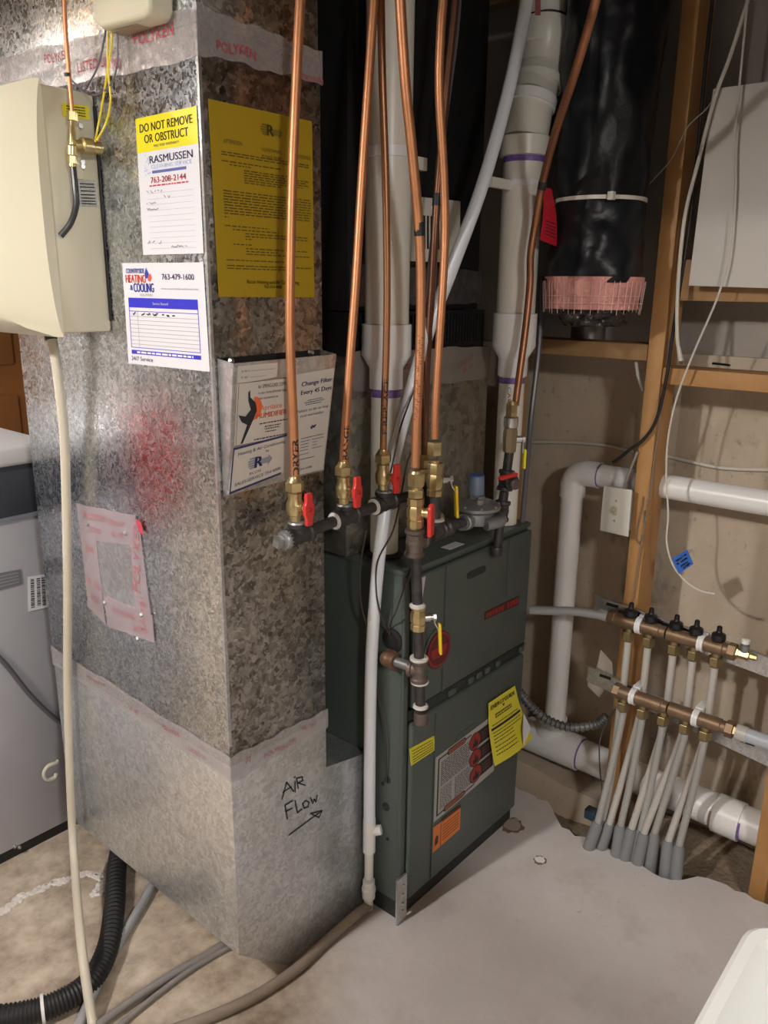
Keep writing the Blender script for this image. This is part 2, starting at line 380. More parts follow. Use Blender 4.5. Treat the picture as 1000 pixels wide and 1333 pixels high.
# painted / mineral spots on the floor
def blob(name, px, py, rx, ry, m, seed, parent=floor, z=.0015):
    rr = random.Random(seed); c = at('z', 0, px, py); P = []
    for k in range(22):
        a = 2*math.pi*k/22; q = 1+rr.uniform(-.16, .16); P.append(V(c.x+rx*q*math.cos(a), c.y+ry*q*math.sin(a), .0002))
    return obj(name, MB().prism(P, V(0, 0, z)), m, parent)
SPOT = mat('pale_floor_spot', (.44, .36, .32), .7, 0, (40, .5, (.42, .35, .31)))
SPOTD = mat('brown_floor_ring', (.20, .13, .10), .8, 0, (40, .6, (.30, .23, .2)))
blob('stain', 667, 1075, .034, .030, SPOTD, 1); blob('stain', 667, 1074, .026, .022, SPOT, 2, z=.003)
blob('stain', 703, 1120, .017, .016, SPOTD, 3); blob('stain', 703, 1120, .0125, .012, mat('white_floor_spot', (.88, .86, .84), .6), 4, z=.003)
WHITEMIN = mat('white_mineral_crust', (.72, .69, .65), .9, 0, (60, .6, (.5, .45, .40)), (80, 1, .006))
mb = MB()
P = cr([at('z', 0, *p) for p in [(2, 1188), (28, 1168), (60, 1155), (92, 1143), (118, 1138), (134, 1142), (132, 1156), (124, 1164)]], 8)
rr = random.Random(5)
for p in P:
    for k in range(3):
        r_ = rr.uniform(.004, .010); q = p+V(rr.uniform(-.009, .009), rr.uniform(-.009, .009), 0)
        mb.lathe(q, (0, 0, 1), [(r_, .0003), (r_*.8, .0025), (r_*.3, .0035)], 7)
o = obj('mineral_crust', mb, WHITEMIN, floor); o['kind'] = 'stuff'

# studs and blocking
def stud(y, label, zb=-.05):
    return tag(obj('wall_stud', MB().box((XS, y-.019, zb), (XS+.089, y+.019, 2.36)), WOOD, bevel=.002), label, 'stud', 'wall studs along the concrete wall')
stud(.754, 'pine wall stud standing behind the left ends of the brass manifolds')
stud(.363, 'pine wall stud at the right picture edge, behind the end of the white drain pipe')
stud(1.16, 'pine wall stud hidden in the dark behind the furnace vent pipe')
tag(obj('wall_blocking', MB().box((XS+.0, .384, 1.212), (XS+.089, .733, 1.25)), WOOD, bevel=.002), 'flat pine block between studs with a black clip lying on it', 'blocking', 'blocking between the wall studs')
tag(obj('wall_blocking', MB().box((XS+.005, .775, 1.262), (XS+.094, 1.139, 1.30)), WOODDK, bevel=.002), 'pine block under the black wrapped duct, left of the stud', 'blocking', 'blocking between the wall studs')
tag(obj('wall_blocking', MB().box((XS+.03, .384, 1.40), (XS+.089, .733, 1.49)), WOODDK, bevel=.002), 'old pine block behind the lower edge of the white board', 'blocking', 'blocking between the wall studs')
bp = [at('x', XS-.004, 931, 117), at('x', XS-.004, 1060, 100), at('x', XS-.004, 1055, 377), at('x', XS-.004, 899, 372)]
tag(obj('wall_board', MB().prism(bp, V(-.012, 0, 0)), BOARD, bevel=.001), 'white flat board hung high on the studs at the right', 'board')
# ================================================================== RETURN DUCT
duct = thing('return_duct', 'tall galvanized sheet metal return air duct with taped seams and angled boot', 'duct', (.95, 1.35, 0))
ZT = .555     # seam between duct and boot
G_FINE_LIT = galv('galvanized_fine_lit', (.34, .36, .38), (.76, .78, .81), 190, .20, .40, metal=1)  # same sheet metal as the front; its brighter light is in the colour
def ductbox(name, a, b):
    mb = MB().box(a, b); mb.m[4] = 1; return obj(name, mb, [G_DUCT, G_FINE_LIT], duct, bevel=.002)
ductbox('duct_body', (XL, YD, ZT), (XR, YB, 1.79))
ductbox('upper_duct', (XL+.002, YD+.002, 1.79), (XR-.002, YB-.002, 2.08))
# boot: elbow that turns right into the furnace, outer lower corner cut at an angle
prof = [(XL, ZT), (XL, .125), (.945, .004), (XF-.001, .004), (XF-.001, .405), (XR, .432), (XR, ZT)]
boot = obj('boot', MB().prism([V(x, YD, z) for x, z in prof], V(0, YB-YD-.002, 0)), G_BOOT, duct, bevel=.0015)
# corner seam strip
obj('corner_seam', MB().box((XL-.0015, YD-.0015, .60), (XL+.004, YD+.004, 1.78)), G_PLAIN, duct)
# "AIR FLOW ->" in marker on the boot front
c = cardpx('y', YD, [(355, 1005), (425, 985), (425, 1062), (362, 1085)])
mb = MB()
def stroke(mb, card, pts, w=.018, n=.0012):
    P = [card.p(u, v, n) for u, v in pts]
    for a, b in zip(P, P[1:]):
        d = (b-a); L_ = d.length
        if L_ < 1e-6: continue
        d.normalize(); s_ = card.N.cross(d)*w*card.H/2
        mb.add([a-s_-d*w*card.H*.3, b-s_+d*w*card.H*.3, b+s_+d*w*card.H*.3, a+s_-d*w*card.H*.3], [(0, 1, 2, 3)])
def fpx(ax, val, polys, w, n=.0012):
    """marker strokes given along picture points on a plane"""
    mb = MB()
    for P in polys:
        Q = [at(ax, val, *p) for p in P]; N = V(-1, 0, 0) if ax == 'x' else V(0, -1, 0)
        for a, b in zip(Q, Q[1:]):
            d = (b-a).normalized(); s_ = N.cross(d)*w/2; e = d*w*.35
            mb.add([a-s_-e+N*n, b-s_+e+N*n, b+s_+e+N*n, a+s_-e+N*n], [(0, 1, 2, 3)])
    return mb
AF = [[(367, 1040), (373, 1018), (382, 1030)], [(368, 1031), (379, 1024)], [(384, 1031), (384, 1017)], [(383, 1012), (384, 1011)],
      [(388, 1026), (386, 1013), (393, 1011), (394, 1016), (388, 1019), (397, 1022)],
      [(374, 1066), (371, 1048), (381, 1042)], [(372, 1056), (380, 1052)], [(384, 1042), (387, 1058), (393, 1053)],
      [(398, 1042), (394, 1046), (396, 1052), (401, 1050), (402, 1044), (398, 1042)], [(404, 1038), (407, 1046), (409, 1040), (411, 1044), (413, 1035)],
      [(376, 1087), (419, 1055)], [(404, 1059), (419, 1055), (415, 1064), (406, 1060)]]
tag(obj('marker_writing', fpx('y', YD, AF, .0028), INKBLK, duct, flat=True), 'AIR FLOW and an arrow in black marker')
# tape bands (crinkled, printed)
def tape(name, corners, parent=duct, n=24, amp=.0018, m=TAPE, seed=1, lift=.0008):
    rr = random.Random(seed); ph = [rr.uniform(0, 6) for _ in range(4)]
    def bl(u, v):
        return V(0, 0, amp*1.3*(math.sin(u*31+ph[0])+math.sin(u*13+ph[1]))*(1 if v > .5 else -1)*.8)
    cd_ = Card(corners, bulge=bl)
    base = cd_.bulge
    mb = MB(); cd_.sheet(mb, .0016, 0, n, 2, lift)
    for i, p in enumerate(mb.v): mb.v[i] = p+cd_.N*rr.uniform(0, amp*.6)
    o = obj(name, mb, m, parent, ang=60); return o, cd_
def tape_print(parent, card, strs, m=INKRED, size=.26):
    for s, u, v, h, rot in strs: obj('print', card.text(MB(), s, u, v, h, n=.0042, rot=rot), m, parent, flat=True)
# lower seam, left face and front face
t1, k1 = tape('seam_tape', [V(XL, YB, .598), V(XL, YD-.002, .577), V(XL, YD-.002, .528), V(XL, YB, .552)], seed=2)
tape_print(t1, k1, [('POLYKEN 339', .30, .35, .18, 0), ('UL 181', .52, .6, .18, 0), ('POLYKEN', .72, .4, .2, 0), ('LISTED 33', .85, .68, .18, 0)], INKDRED)
t2, k2 = tape('seam_tape', [V(XL-.002, YD, .577), V(XR+.003, YD, .572), V(XR+.003, YD, .528), V(XL-.002, YD, .524)], seed=3)
tape_print(t2, k2, [('POLYKEN 339', .48, .68, .2, 0), ('UL 181', .78, .35, .2, 0), ('33', .16, .4, .2, 0)], INKDRED)
# upper seam
t3, k3 = tape('seam_tape', [V(XL, YB, 1.835), V(XL, YD-.002, 1.808), V(XL, YD-.002, 1.742), V(XL, YB, 1.765)], seed=4)
tape_print(t3, k3, [('POLYKEN', .40, .3, .2, .05), ('LISTED UL 181', .60, .7, .22, -.05), ('POLYKEN', .84, .35, .25, 0)], INKRED)
t4, k4 = tape('seam_tape', [V(XL-.002, YD, 1.812), V(XR+.003, YD, 1.80), V(XR+.003, YD, 1.752), V(XL-.002, YD, 1.748)], seed=5)
tape_print(t4, k4, [('POLYKEN', .28, .72, .22, .05), ('POLYKEN', .90, .9, .15, 0)], INKRED)
# taped patch on the left face
pc = [(101, 655), (178, 671), (201, 834), (139, 815)]
patch = obj('access_patch', cardpx('x', XL, [(104, 662), (174, 675), (196, 826), (142, 808)]).sheet(MB(), .0018), G_PLAIN, duct)
PTAPE = mat('patch_tape', (.60, .50, .54), .3, .3, (30, .4, (.68, .60, .63)), alpha=.4)
def ptape(pts, seed):
    o, k = tape('patch_tape', [at('x', XL, *p) for p in pts], patch, 10, .0008, PTAPE, seed, .002); return o, k
for pts, sd, strs in [
    ([(101, 655), (178, 671), (184, 712), (108, 700)], 1, [('POLYKEN', .3, .3, .2, 0), ('181A-P', .68, .35, .2, 0), ('LISTED', .28, .7, .16, 0), ('UL 181', .66, .72, .16, 0)]),
    ([(106, 690), (126, 695), (139, 812), (117, 790)], 2, [('339', .5, .2, .08, 0), ('UL 181', .5, .6, .08, 0), ('339', .5, .8, .08, 0)]),
    ([(137, 775), (200, 800), (203, 836), (142, 815)], 3, [('POLYKEN', .4, .35, .2, 0), ('181A-P', .75, .7, .2, 0)]),
    ([(170, 672), (182, 678), (203, 836), (180, 828)], 4, [('POLYKEN', .45, .3, .1, 1.4), ('UL 181', .5, .78, .07, 1.4)])]:
    o, k = ptape(pts, sd); tape_print(o, k, strs, INKDRED)
mb = MB()
cardpx('x', XL, [(0, 0)]*4) if False else None
obj('red_print_corner', MB().add([at('x', XL-.005, *p) for p in [(176, 676), (184, 680), (187, 696), (182, 694)]], [(0, 1, 2, 3)]), INKRED, patch, flat=True)
for p in [(115, 682), (164, 694), (137, 784), (185, 800), (180, 831)]:
    obj('screw', MB().lathe(at('x', XL-.003, *p), (-1, 0, 0), [(.0045, 0), (.0045, .003), (.0025, .0055)], 6), STEEL, duct)

# ------------------------------------------------------------------ service stickers on the left face
def scribble(card, mb, u0, u1, v, h, seed, n=.0016, w=.006):
    rr = random.Random(seed); u = u0; P = []
    while u < u1:
        P.append((u, v+rr.uniform(-h, h)));  u += rr.uniform(.008, .02)
        if rr.random() < .16: stroke(mb, card, P, w, n); P = []; u += .02
    stroke(mb, card, P, w, n)
st = cardpx('x', XL-.0015, [(177, 155), (256.5, 138), (265.5, 330), (187, 332)])
s1 = tag(obj('service_sticker', st.sheet(MB(), .0008), PAPER), 'white service sticker with yellow header reading DO NOT REMOVE on left duct face', 'sticker')
obj('header_band', st.rect(MB(), 0, 0, 1, .245, .0011), STKYEL, s1, flat=True)
mb = MB(); st.text(mb, 'DO NOT REMOVE', .5, .075, .058, .86, bold=.02); st.text(mb, 'OR OBSTRUCT', .5, .155, .058, .72, bold=.02)
obj('lettering', mb, INKBLK, s1, flat=True)
mb = MB(); st.text(mb, 'WILL VOID WARRANTY', .5, .212, .018, .42); st.text(mb, 'RASMUSSEN', .56, .305, .052, .70, bold=.015)
obj('lettering', mb, INKNAVY, s1, flat=True)
mb = MB(); st.text(mb, 'CLEANING SERVICE', .56, .357, .028, .66)
rr = random.Random(3)
for k in range(26):
    u, v = rr.uniform(.10, .20), rr.uniform(.26, .41); r_ = rr.uniform(.006, .016); st.rect(mb, u, v, u+r_, v+r_*.7, .0012)
obj('lettering', mb, INKSKY, s1, flat=True)
mb = MB(); st.rect(mb, .24, .385, .80, .405, .0012); obj('bar', mb, mat('slate_blue_print', (.10, .13, .38), .5), s1, flat=True)
mb = MB(); st.text(mb, '763-208-2144', .5, .452, .042, .58, bold=.02); st.words(mb, .18, .82, .492, .010)
obj('lettering', mb, mat('crimson_print', (.62, .04, .07), .5), s1, flat=True)
mb = MB()
for k, v in enumerate([.545, .587, .628, .67, .712, .752, .792, .832, .872, .912, .952]): st.rect(mb, .14, v, .90, v+.003, .0012)
obj('ruled_lines', mb, mat('pale_grey_print', (.55, .55, .60), .6), s1, flat=True)
for q in ((.13, .40, .535, .012, 1), (.38, .55, .577, .012, 2), (.12, .28, .62, .008, 3), (.12, .36, .66, .008, 4), (.10, .34, .905, .012, 5), (.5, .76, .942, .01, 6)):
    mb = MB(); scribble(st, mb, *q); obj('handwriting', mb, INKGRY, s1, flat=True)

st = cardpx('x', XL-.0015, [(159.5, 342.5), (265, 341.5), (273.5, 484), (168, 473)])
s2 = tag(obj('service_sticker', st.sheet(MB(), .0008), PAPER), 'white heating and cooling service record sticker with blue table on left duct face', 'sticker')
mb = MB(); st.text(mb, 'COUNTRYSIDE', .17, .075, .045, .24, bold=.02); st.text(mb, '&', .11, .235, .05, .035, bold=.02); st.text(mb, 'COOLING', .27, .235, .085, .26, bold=.03)
st.poly(mb, [(.315, .045), (.345, .10), (.33, .145), (.30, .15), (.295, .10)])
obj('lettering', mb, mat('royal_print', (.04, .05, .38), .5), s2, flat=True)
mb = MB(); st.text(mb, 'HEATING', .17, .15, .075, .26, bold=.03); st.poly(mb, [(.345, .11), (.37, .10), (.38, .145), (.36, .18), (.33, .165)])
obj('lettering', mb, mat('coral_print', (.85, .10, .06), .5), s2, flat=True)
mb = MB(); st.text(mb, 'SOLUTIONS', .30, .305, .022, .16); st.text(mb, 'www.countryside-solutions.com', .71, .24, .018, .44)
obj('lettering', mb, INKGRY, s2, flat=True)
mb = MB(); st.text(mb, '763-479-1600', .70, .13, .052, .38, bold=.01); st.text(mb, '24/7 Service', .19, .94, .042, .28)
obj('lettering', mb, INKNAVY, s2, flat=True)
mb = MB(); st.rect(mb, .055, .335, .915, .43, .0011); st.rect(mb, .055, .855, .915, .895, .0011)
for (a, b, c_, d) in [(.055, .43, .062, .83), (.908, .43, .915, .83), (.055, .463, .915, .469), (.055, .825, .915, .831)]: st.rect(mb, a, b, c_, d, .0011)
obj('table_frame', mb, INKBLUE, s2, flat=True)
mb = MB(); st.text(mb, 'Service Record', .47, .385, .026, .19, bold=.02); st.words(mb, .13, .83, .875, .018, .0015)
obj('lettering', mb, WHITEINK, s2, flat=True)
mb = MB()
for k in range(8): v = .515+k*.0395; st.rect(mb, .062, v, .908, v+.004, .0012)
st.rect(mb, .165, .47, .169, .825, .0012); obj('ruled_lines', mb, INKGRY, s2, flat=True)
mb = MB(); scribble(st, mb, .07, .16, .487, .014, 8, w=.012); scribble(st, mb, .19, .64, .49, .013, 9, w=.012); obj('handwriting', mb, INKBLK, s2, flat=True)

# ------------------------------------------------------------------ yellow notice on the front face
def riccar(card, mbs, u, v, k, n=.0018):
    """big R with speed lines and a broad arrow; mbs = (dark, mid)"""
    A = card.W/card.H
    def q(x, y): return (u+x*k, v+y*k*A)
    for j, (a, y) in enumerate([(-.55, -.22), (-.62, -.11), (-.62, 0), (-.58, .11), (-.5, .21)]):
        card.poly(mbs[1], [q(a, y-.035), q(a, y+.035), q(-.1, y+.055), q(-.1, y-.045)])
    card.poly(mbs[1], [q(.12, -.08), q(.55, -.08), q(.55, -.2), q(.82, .07), q(.55, .34), q(.55, .2), q(.12, .17)])
    card.text(mbs[0], 'R', u, v, .5*k*A, .42*k, bold=.05, n=n)
st = cardpx('y', YD-.0015, [(270.5, 128.5), (406, 158), (409, 387), (284.5, 386.5)])
s3 = tag(obj('notice_sheet', st.sheet(MB(), .0006), PAPYEL), 'yellow printed homeowner notice sheet stuck on the front of the duct', 'notice')
dk, md = MB(), MB(); riccar(st, (dk, md), .56, .095, .15)
st.text(dk, 'ATTENTION', .20, .19, .020, .17); st.text(dk, 'HOMEOWNERS', .57, .20, .018, .20); st.text(dk, 'PLEASE READ', .57, .236, .018, .20); st.text(dk, 'ATTENTION', .90, .205, .020, .14)
st.text(dk, 'Riccar Heating and Air Conditioning', .55, .915, .020, .55, bold=.01); st.text(dk, '763-754-4000', .54, .942, .017, .19, bold=.01)
rows = [(.245, .09, .97, 1), (.258, .09, .97, 1), (.29, .09, .66, 1), (.305, .16, .36, 1)]
rows += [(.325+.0125*i, .29, .95, [.8, 1, .95, 1, .9, .55][i]) for i in range(6)]
rows += [(.44+.0145*i, .09, .97, 1) for i in range(9)]+[(.575, .09, .13, 1), (.62, .09, .52, 1), (.638, .16, .62, 1), (.655, .28, .93, 1), (.67, .28, .93, 1), (.685, .28, .35, 1), (.715, .16, .34, 1), (.735, .28, .92, 1), (.75, .28, .60, 1), (.765, .28, .95, 1), (.80, .09, .80, 1), (.83, .09, .97, 1), (.845, .09, .80, 1)]
for v, a, b, fl in rows: st.words(dk, a, b, v, .0055, fill=fl)
obj('lettering', dk, mat('notice_ink', (.10, .075, .01), .6), s3, flat=True); obj('emblem_arrow', md, mat('notice_halftone', (.20, .15, .01), .6), s3, flat=True)

# ------------------------------------------------------------------ sheet metal document pocket
D1 = .05
TLb, TRb = at('y', YD-.001, 283, 466.5), at('y', YD-.001, 417, 455)
BLb, BRb = at('y', YD-.001, 291, 646), at('y', YD-.001, 414, 612)
TLf, TRf = at('y', YD-D1, 304.5, 473), at('y', YD-D1, 437.5, 461)
BLf, BRf = at('y', YD-.014, 297, 644), at('y', YD-.014, 421, 612)
pk = thing('document_pocket', 'folded sheet metal paper pocket with advert cards screwed to the duct front', 'holder', (.95, YD-.02, BLf.z))
def slab(pts, t):
    P = [Vector(p) for p in pts]; n = (P[1]-P[0]).cross(P[2]-P[1]).normalized()*t; return MB().prism(P, n)
obj('front_panel', slab([TLf, BLf, BRf, TRf], .0012), G_PLAIN, pk)
obj('side_panel', slab([TLb, BLb, BLf, TLf], .0012), G_PLAIN, pk)
obj('side_panel', slab([TRf, BRf, BRb, TRb], .0012), G_PLAIN, pk)
obj('back_panel', slab([TLb, TRb, BRb, BLb], .0008), G_DARK_SHADED, pk)
obj('bottom_panel', slab([BLb, BRb, BRf, BLf], .0012), G_PLAIN, pk)
for p in [(300, 470), (404, 459)]: obj('screw', MB().lathe(at('y', YD-.006, *p), (0, -1, 0), [(.006, 0), (.006, .003), (.003, .007)], 8), STEEL, pk)
fc = Card([TLf, TRf, BRf, BLf])
cd1 = obj('advert_card', Card([fc.p(.03, .02), fc.p(.395, .02), fc.p(.395, .13), fc.p(.03, .15)]).sheet(MB(), .0008, lift=.0013), CARD, pk)
mb = MB(); fc.words(mb, .06, .13, .06, .012, .0032); fc.words(mb, .06, .13, .105, .012, .0032); fc.rect(mb, .14, .062, .37, .065, .0032); fc.rect(mb, .14, .107, .29, .11, .0032)
obj('lettering', mb, INKGRY, cd1, flat=True)
k2 = Card([fc.p(.03, .145), fc.p(.56, .145), fc.p(.56, .62), fc.p(.03, .62)])
cd2 = obj('advert_card', k2.sheet(MB(), .0008, lift=.0015), CARD, pk)
dk, og = MB(), MB()
k2.text(dk, 'for SPRING-LIKE COMFORT', .66, .09, .06, .60, n=.003); k2.text(dk, 'in your home all winter long', .62, .19, .045, .50, n=.003); k2.text(dk, 'we recommend an', .56, .28, .04, .34, n=.003)
k2.text(og, 'Aprilaire', .62, .44, .085, .40, n=.003); k2.text(og, 'HUMIDIFIER', .64, .565, .085, .56, bold=.03, n=.003)
k2.poly(og, [(.30+.15*math.cos(a), .43+.19*math.sin(a)) for a in [i*math.pi/12-math.pi/2 for i in range(13)]], .0028)
k2.poly(dk, [(.19, .16), (.22, .13), (.23, .24), (.33, .34), (.36, .47), (.30, .62), (.14, .97), (.10, .98), (.20, .68), (.10, .62), (.04, .50), (.16, .54), (.25, .44), (.20, .30)], .003)
for v, a, b in [(.70, .42, .95), (.76, .52, .82), (.80, .52, .80), (.85, .54, .74), (.95, .34, .95)]: k2.words(dk, a, b, v, .018, .003)
for a, b, c_, d in [(.0, .0, 1, .006), (.0, .99, .5, .996), (.02, .02, .026, .98)]: k2.rect(dk, a, b, c_, d, .0028)
obj('lettering', dk, INKBLK, cd2, flat=True); obj('lettering', og, INKORG, cd2, flat=True)
k3 = Card([fc.p(.02, .63), fc.p(.58, .60), fc.p(.565, .925), fc.p(.0, .995)])
cd3 = obj('advert_card', k3.sheet(MB(), .0008, lift=.0015), CARD, pk)
nv, gy = MB(), MB()
for a, b, c_, d in [(0, 0, .93, .05), (0, .95, .9, 1), (0, 0, .022, 1)]: k3.rect(nv, a, b, c_, d, .0028)
k3.text(nv, 'Heating & Air Conditioning', .50, .16, .075, .82, n=.003); k3.text(nv, 'by', .60, .27, .06, .06, n=.003); k3.text(nv, 'RICCAR', .42, .70, .06, .20, n=.003); k3.text(nv, 'SALES-SERVICE 754-4000', .48, .83, .075, .80, n=.003)
riccar(k3, (nv, gy), .46, .47, .30, .0036)
for q in (gy,): q.v = [p+k3.N*.0016 for p in q.v]
obj('lettering', nv, INKNAVY, cd3, flat=True); obj('emblem_arrow', gy, mat('steel_blue_print', (.26, .28, .34), .5), cd3, flat=True)
k4 = Card([fc.p(.57, .13), fc.p(.99, .11), fc.p(.985, .985), fc.p(.565, .985)])
cd4 = obj('advert_card', k4.sheet(MB(), .0008, lift=.0013), CARD, pk)
nv = MB(); k4.text(nv, 'Change Filter', .58, .10, .040, .78, bold=.025, n=.003); k4.text(nv, 'Every 45 Days', .58, .18, .040, .78, bold=.025, n=.003)
k4.text(nv, 'Failure to do so may', .54, .355, .026, .80, n=.003); k4.text(nv, 'void warranties', .52, .405, .026, .60, n=.003)
for v, a, b in [(.265, .38, .75), (.285, .30, .80), (.305, .34, .74), (.63, .3, .9), (.66, .3, .55), (.66, .6, .92), (.69, .3, .52), (.69, .62, .75), (.72, .3, .52), (.72, .62, .74), (.75, .3, .52), (.75, .62, .88), (.79, .3, .54), (.84, .3, .72)]: k4.words(nv, a, b, v, .007, .003)
k4.text(nv, '754-4000', .50, .94, .02, .34, n=.003)
rr = random.Random(9)
for k in range(9): u, v = .58+rr.uniform(-.06, .06), .53+rr.uniform(-.015, .015); k4.rect(nv, u, v, u+.04, v+.012, .003)
obj('lettering', nv, INKNAVY, cd4, flat=True)

# ------------------------------------------------------------------ humidifier on the left face
y0, y1, zc, hh = 1.352, 1.80, 1.535, .197
hum = thing('humidifier', 'cream furnace humidifier box with bulging cover mounted on left duct face', 'humidifier', (.72, 1.57, 1.335))
obj('case', MB().box((.720, y0, zc-hh), (XL-.001, y1, zc+hh)), CREAM2, hum, bevel=.006)
mb = MB(); NZ = 26; L_ = []
for i in range(NZ+1):
    t = -1+2*i/NZ; z = zc+(hh+.006)*t; s_ = max(0, 1-abs(t)**2.6)**.75; b_ = .012+.16*s_; c_ = .010+.085*s_
    ring = [(.7195, y0-.006), (.7195-b_*.10, y0-.006), (.7195-b_*.86, y0-.006+c_), (.7195-b_, y0+.012+c_), (.7195-b_, y1-.012-c_), (.7195-b_*.86, y1+.006-c_), (.7195-b_*.10, y1+.006), (.7195, y1+.006)]
    L_.append([V(x, y, z) for x, y in ring])
n = 8
mb.add([p for r in L_ for p in r], [(i*n+j, i*n+(j+1) % n, (i+1)*n+(j+1) % n, (i+1)*n+j) for i in range(NZ) for j in range(n)]+[tuple(range(n)), tuple(NZ*n+j for j in range(n))[::-1]])
obj('cover', mb, CREAM, hum, ang=32)
k = cardpx('y', y0-.001, [(80, 134), (115, 138), (116.5, 156), (81.5, 151)])
o = obj('warning_sticker', k.sheet(MB(), .0008), STKYEL, hum); mb = MB()
for v in (.2, .4, .6, .8): k.words(mb, .15, .85, v, .09)
obj('lettering', mb, INKBLK, o, flat=True)
k = cardpx('y', y0-.001, [(101, 235), (124, 236), (127, 269), (104, 268)])
o = obj('rating_plate', k.sheet(MB(), .0008), mat('grey_foil', (.30, .29, .25), .4, .5), hum); mb = MB()
for v in (.12, .25, .4, .55, .68, .8, .9): k.words(mb, .1, .9, v, .05)
obj('lettering', mb, INKBLK, o, flat=True)
obj('seam_flange', MB().box((XL-.004, y0-.004, zc-hh+.02), (XL-.001, y0+.002, zc+hh-.02)), G_DARK_SHADED, hum)
# solenoid valve
yv = y0-.024
sv = thing('solenoid_valve', 'brass solenoid water valve on the side of the cream humidifier', 'valve', tuple(at('y', yv, 95, 215)))
a_, b_ = at('y', yv, 94, 168), at('y', yv, 94, 214)
ax = (b_-a_).normalized(); ln = (b_-a_).length
obj('body', MB().lathe(a_, ax, [(.0045, -.02), (.0045, .0), (.0055, .002), (.0055, ln*.45), (.009, ln*.5), (.009, ln*.75), (.006, ln*.8), (.006, ln+.004)], 16), BRASS, sv)
obj('inlet_nut', MB().lathe(at('y', yv, 94, 146), ax, [(.0085, 0), (.0085, .013)], 6), BRASS, sv)
obj('outlet_nut', MB().lathe(at('y', yv, 94.5, 204), ax, [(.0085, 0), (.0085, .011)], 6), BRASS, sv)
c0 = at('y', yv, 96, 188)
obj('coil', MB().lathe(c0, V(1, 0, 0), [(.008, 0), (.008, .012), (.0135, .014), (.0135, .030), (.011, .033), (.011, .048), (.006, .05)], 18), BRASS, sv)
obj('mount_bracket', MB().box((c0.x+.006, y0-.004, c0.z-.05), (c0.x+.024, y0-.002, c0.z+.032)), CREAM2, sv)
for p in [(104, 164), (106.5, 211), (107, 217)]: obj('screw', MB().lathe(at('y', y0-.004, *p), (0, -1, 0), [(.005, 0), (.004, .004)], 8), STEEL, sv)
obj('wire_nut', MB().lathe(c0+V(.045, 0, .004), V(0, -.4, 1), [(.005, 0), (.003, .012)], 8), INKDRED, sv)
# copper feed line, feed tube
P = cr([at('y', yv, 82, -90), at('y', yv, 83.5, 0), at('y', yv, 86, 50), at('y', yv, 90, 100), at('y', yv, 94, 146)], 5)
o = tag(obj('water_feed_line', MB().tube(P, .0036, 10), COPPER), 'thin copper water line dropping to the humidifier valve', 'pipe')
obj('wire_band', MB().tube([at('y', yv, 87.2, 95), at('y', yv, 87.9, 99)], .005, 10), BLKRUB, o)
P = cr([at('y', yv, 95, 215), at('y', yv-.006, 98, 245), at('y', yv-.006, 99, 268), at('y', y0-.018, 92, 290), at('y', y0-.006, 79, 307)], 6)
tag(obj('feed_tube', MB().tube(P, .0052, 10), mat('dark_grey_tube', (.03, .032, .036), .35)), 'short black tube from solenoid valve into humidifier side', 'tube')
# control box above
ya, yb = at('x', XL-.03, 119, 0), at('x', XL-.03, 195, 0)
cb = thing('control_box', 'cream plastic humidity control box with wires at top of left duct face', 'control box', (XL, 1.34, 1.875))
mb = MB(); xa = XL-.045
pts = [at('x', xa, 118, -60), at('x', xa, 118, 8), at('x', xa, 122, 30), at('x', xa, 130, 37), at('x', xa, 188, 22), at('x', xa, 194, 10), at('x', xa, 192, -60)]
obj('body', MB().prism(pts, V(.045, 0, 0)), CREAM, cb, bevel=.008, seg=3)
obj('lower_plate', MB().box((XL-.03, pts[4].y+.01, pts[3].z-.003), (XL-.004, pts[3].y-.006, pts[4].z+.002)), mat('tan_plastic', (.36, .28, .18), .5), cb)
xw = XL-.022
def wire(name, px, r, m, label, cat='wire', ax='x', val=None, grp=None, k=6, n=8):
    if val is None: val = xw
    P = [at(ax, val, *p) if len(p) == 2 else at(ax, p[2], p[0], p[1]) for p in px]
    return tag(obj(name, MB().tube(cr(P, k), r, n), m), label, cat, grp)
YWI = [(141, 28), (140, 70), (140, 90), (134, 130), (127, 168), (124, 184, XL-.035)]
wire('control_wire', YWI, .0017, WIREY, 'yellow wire, the straighter left one, from control box to solenoid', grp='control wires')
wire('control_wire', [(146, 28), (145, 60), (141, 92), (144, 130), (138, 160), (126, 183, XL-.035)], .0017, WIREY, 'yellow wire, the bowed right one, from control box to solenoid', grp='control wires')
wire('control_wire', [(138, 28), (136, 50), (128, 85), (118, 105), (111, 116), (100, 118, XL-.006)], .0016, WIREG, 'dark wire, the left one, looping from control box behind humidifier', grp='control wires')
wire('control_wire', [(152, 27), (153, 60), (152, 88), (144, 110), (128, 123), (112, 121), (95, 106), (88, 98, XL-.03)], .0016, WIREG, 'dark wire, the right one, looping from control box to the copper water line', grp='control wires')
# humidifier drain hose
P = [at('x', .775, 66, 434), at('x', .780, 74, 480), at('x', .790, 83, 560), at('x', .795, 86, 640), at('x', .795, 88, 760), at('x', .795, 88, 900), at('x', .785, 91, 1010), at('x', .76, 96, 1110), at('z', .10, 106, 1230), at('z', .012, 121, 1336), at('z', .012, 132, 1400)]
hs = tag(obj('drain_hose', MB().tube(cr(P, 8), .0095, 14), HOSEBE), 'long cream drain hose hanging from the humidifier down to the floor', 'hose')
obj('hose_nipple', MB().tube([at('x', .775, 63.5, 426), at('x', .775, 67, 442)], .0115, 14), BLKRUB, hs)

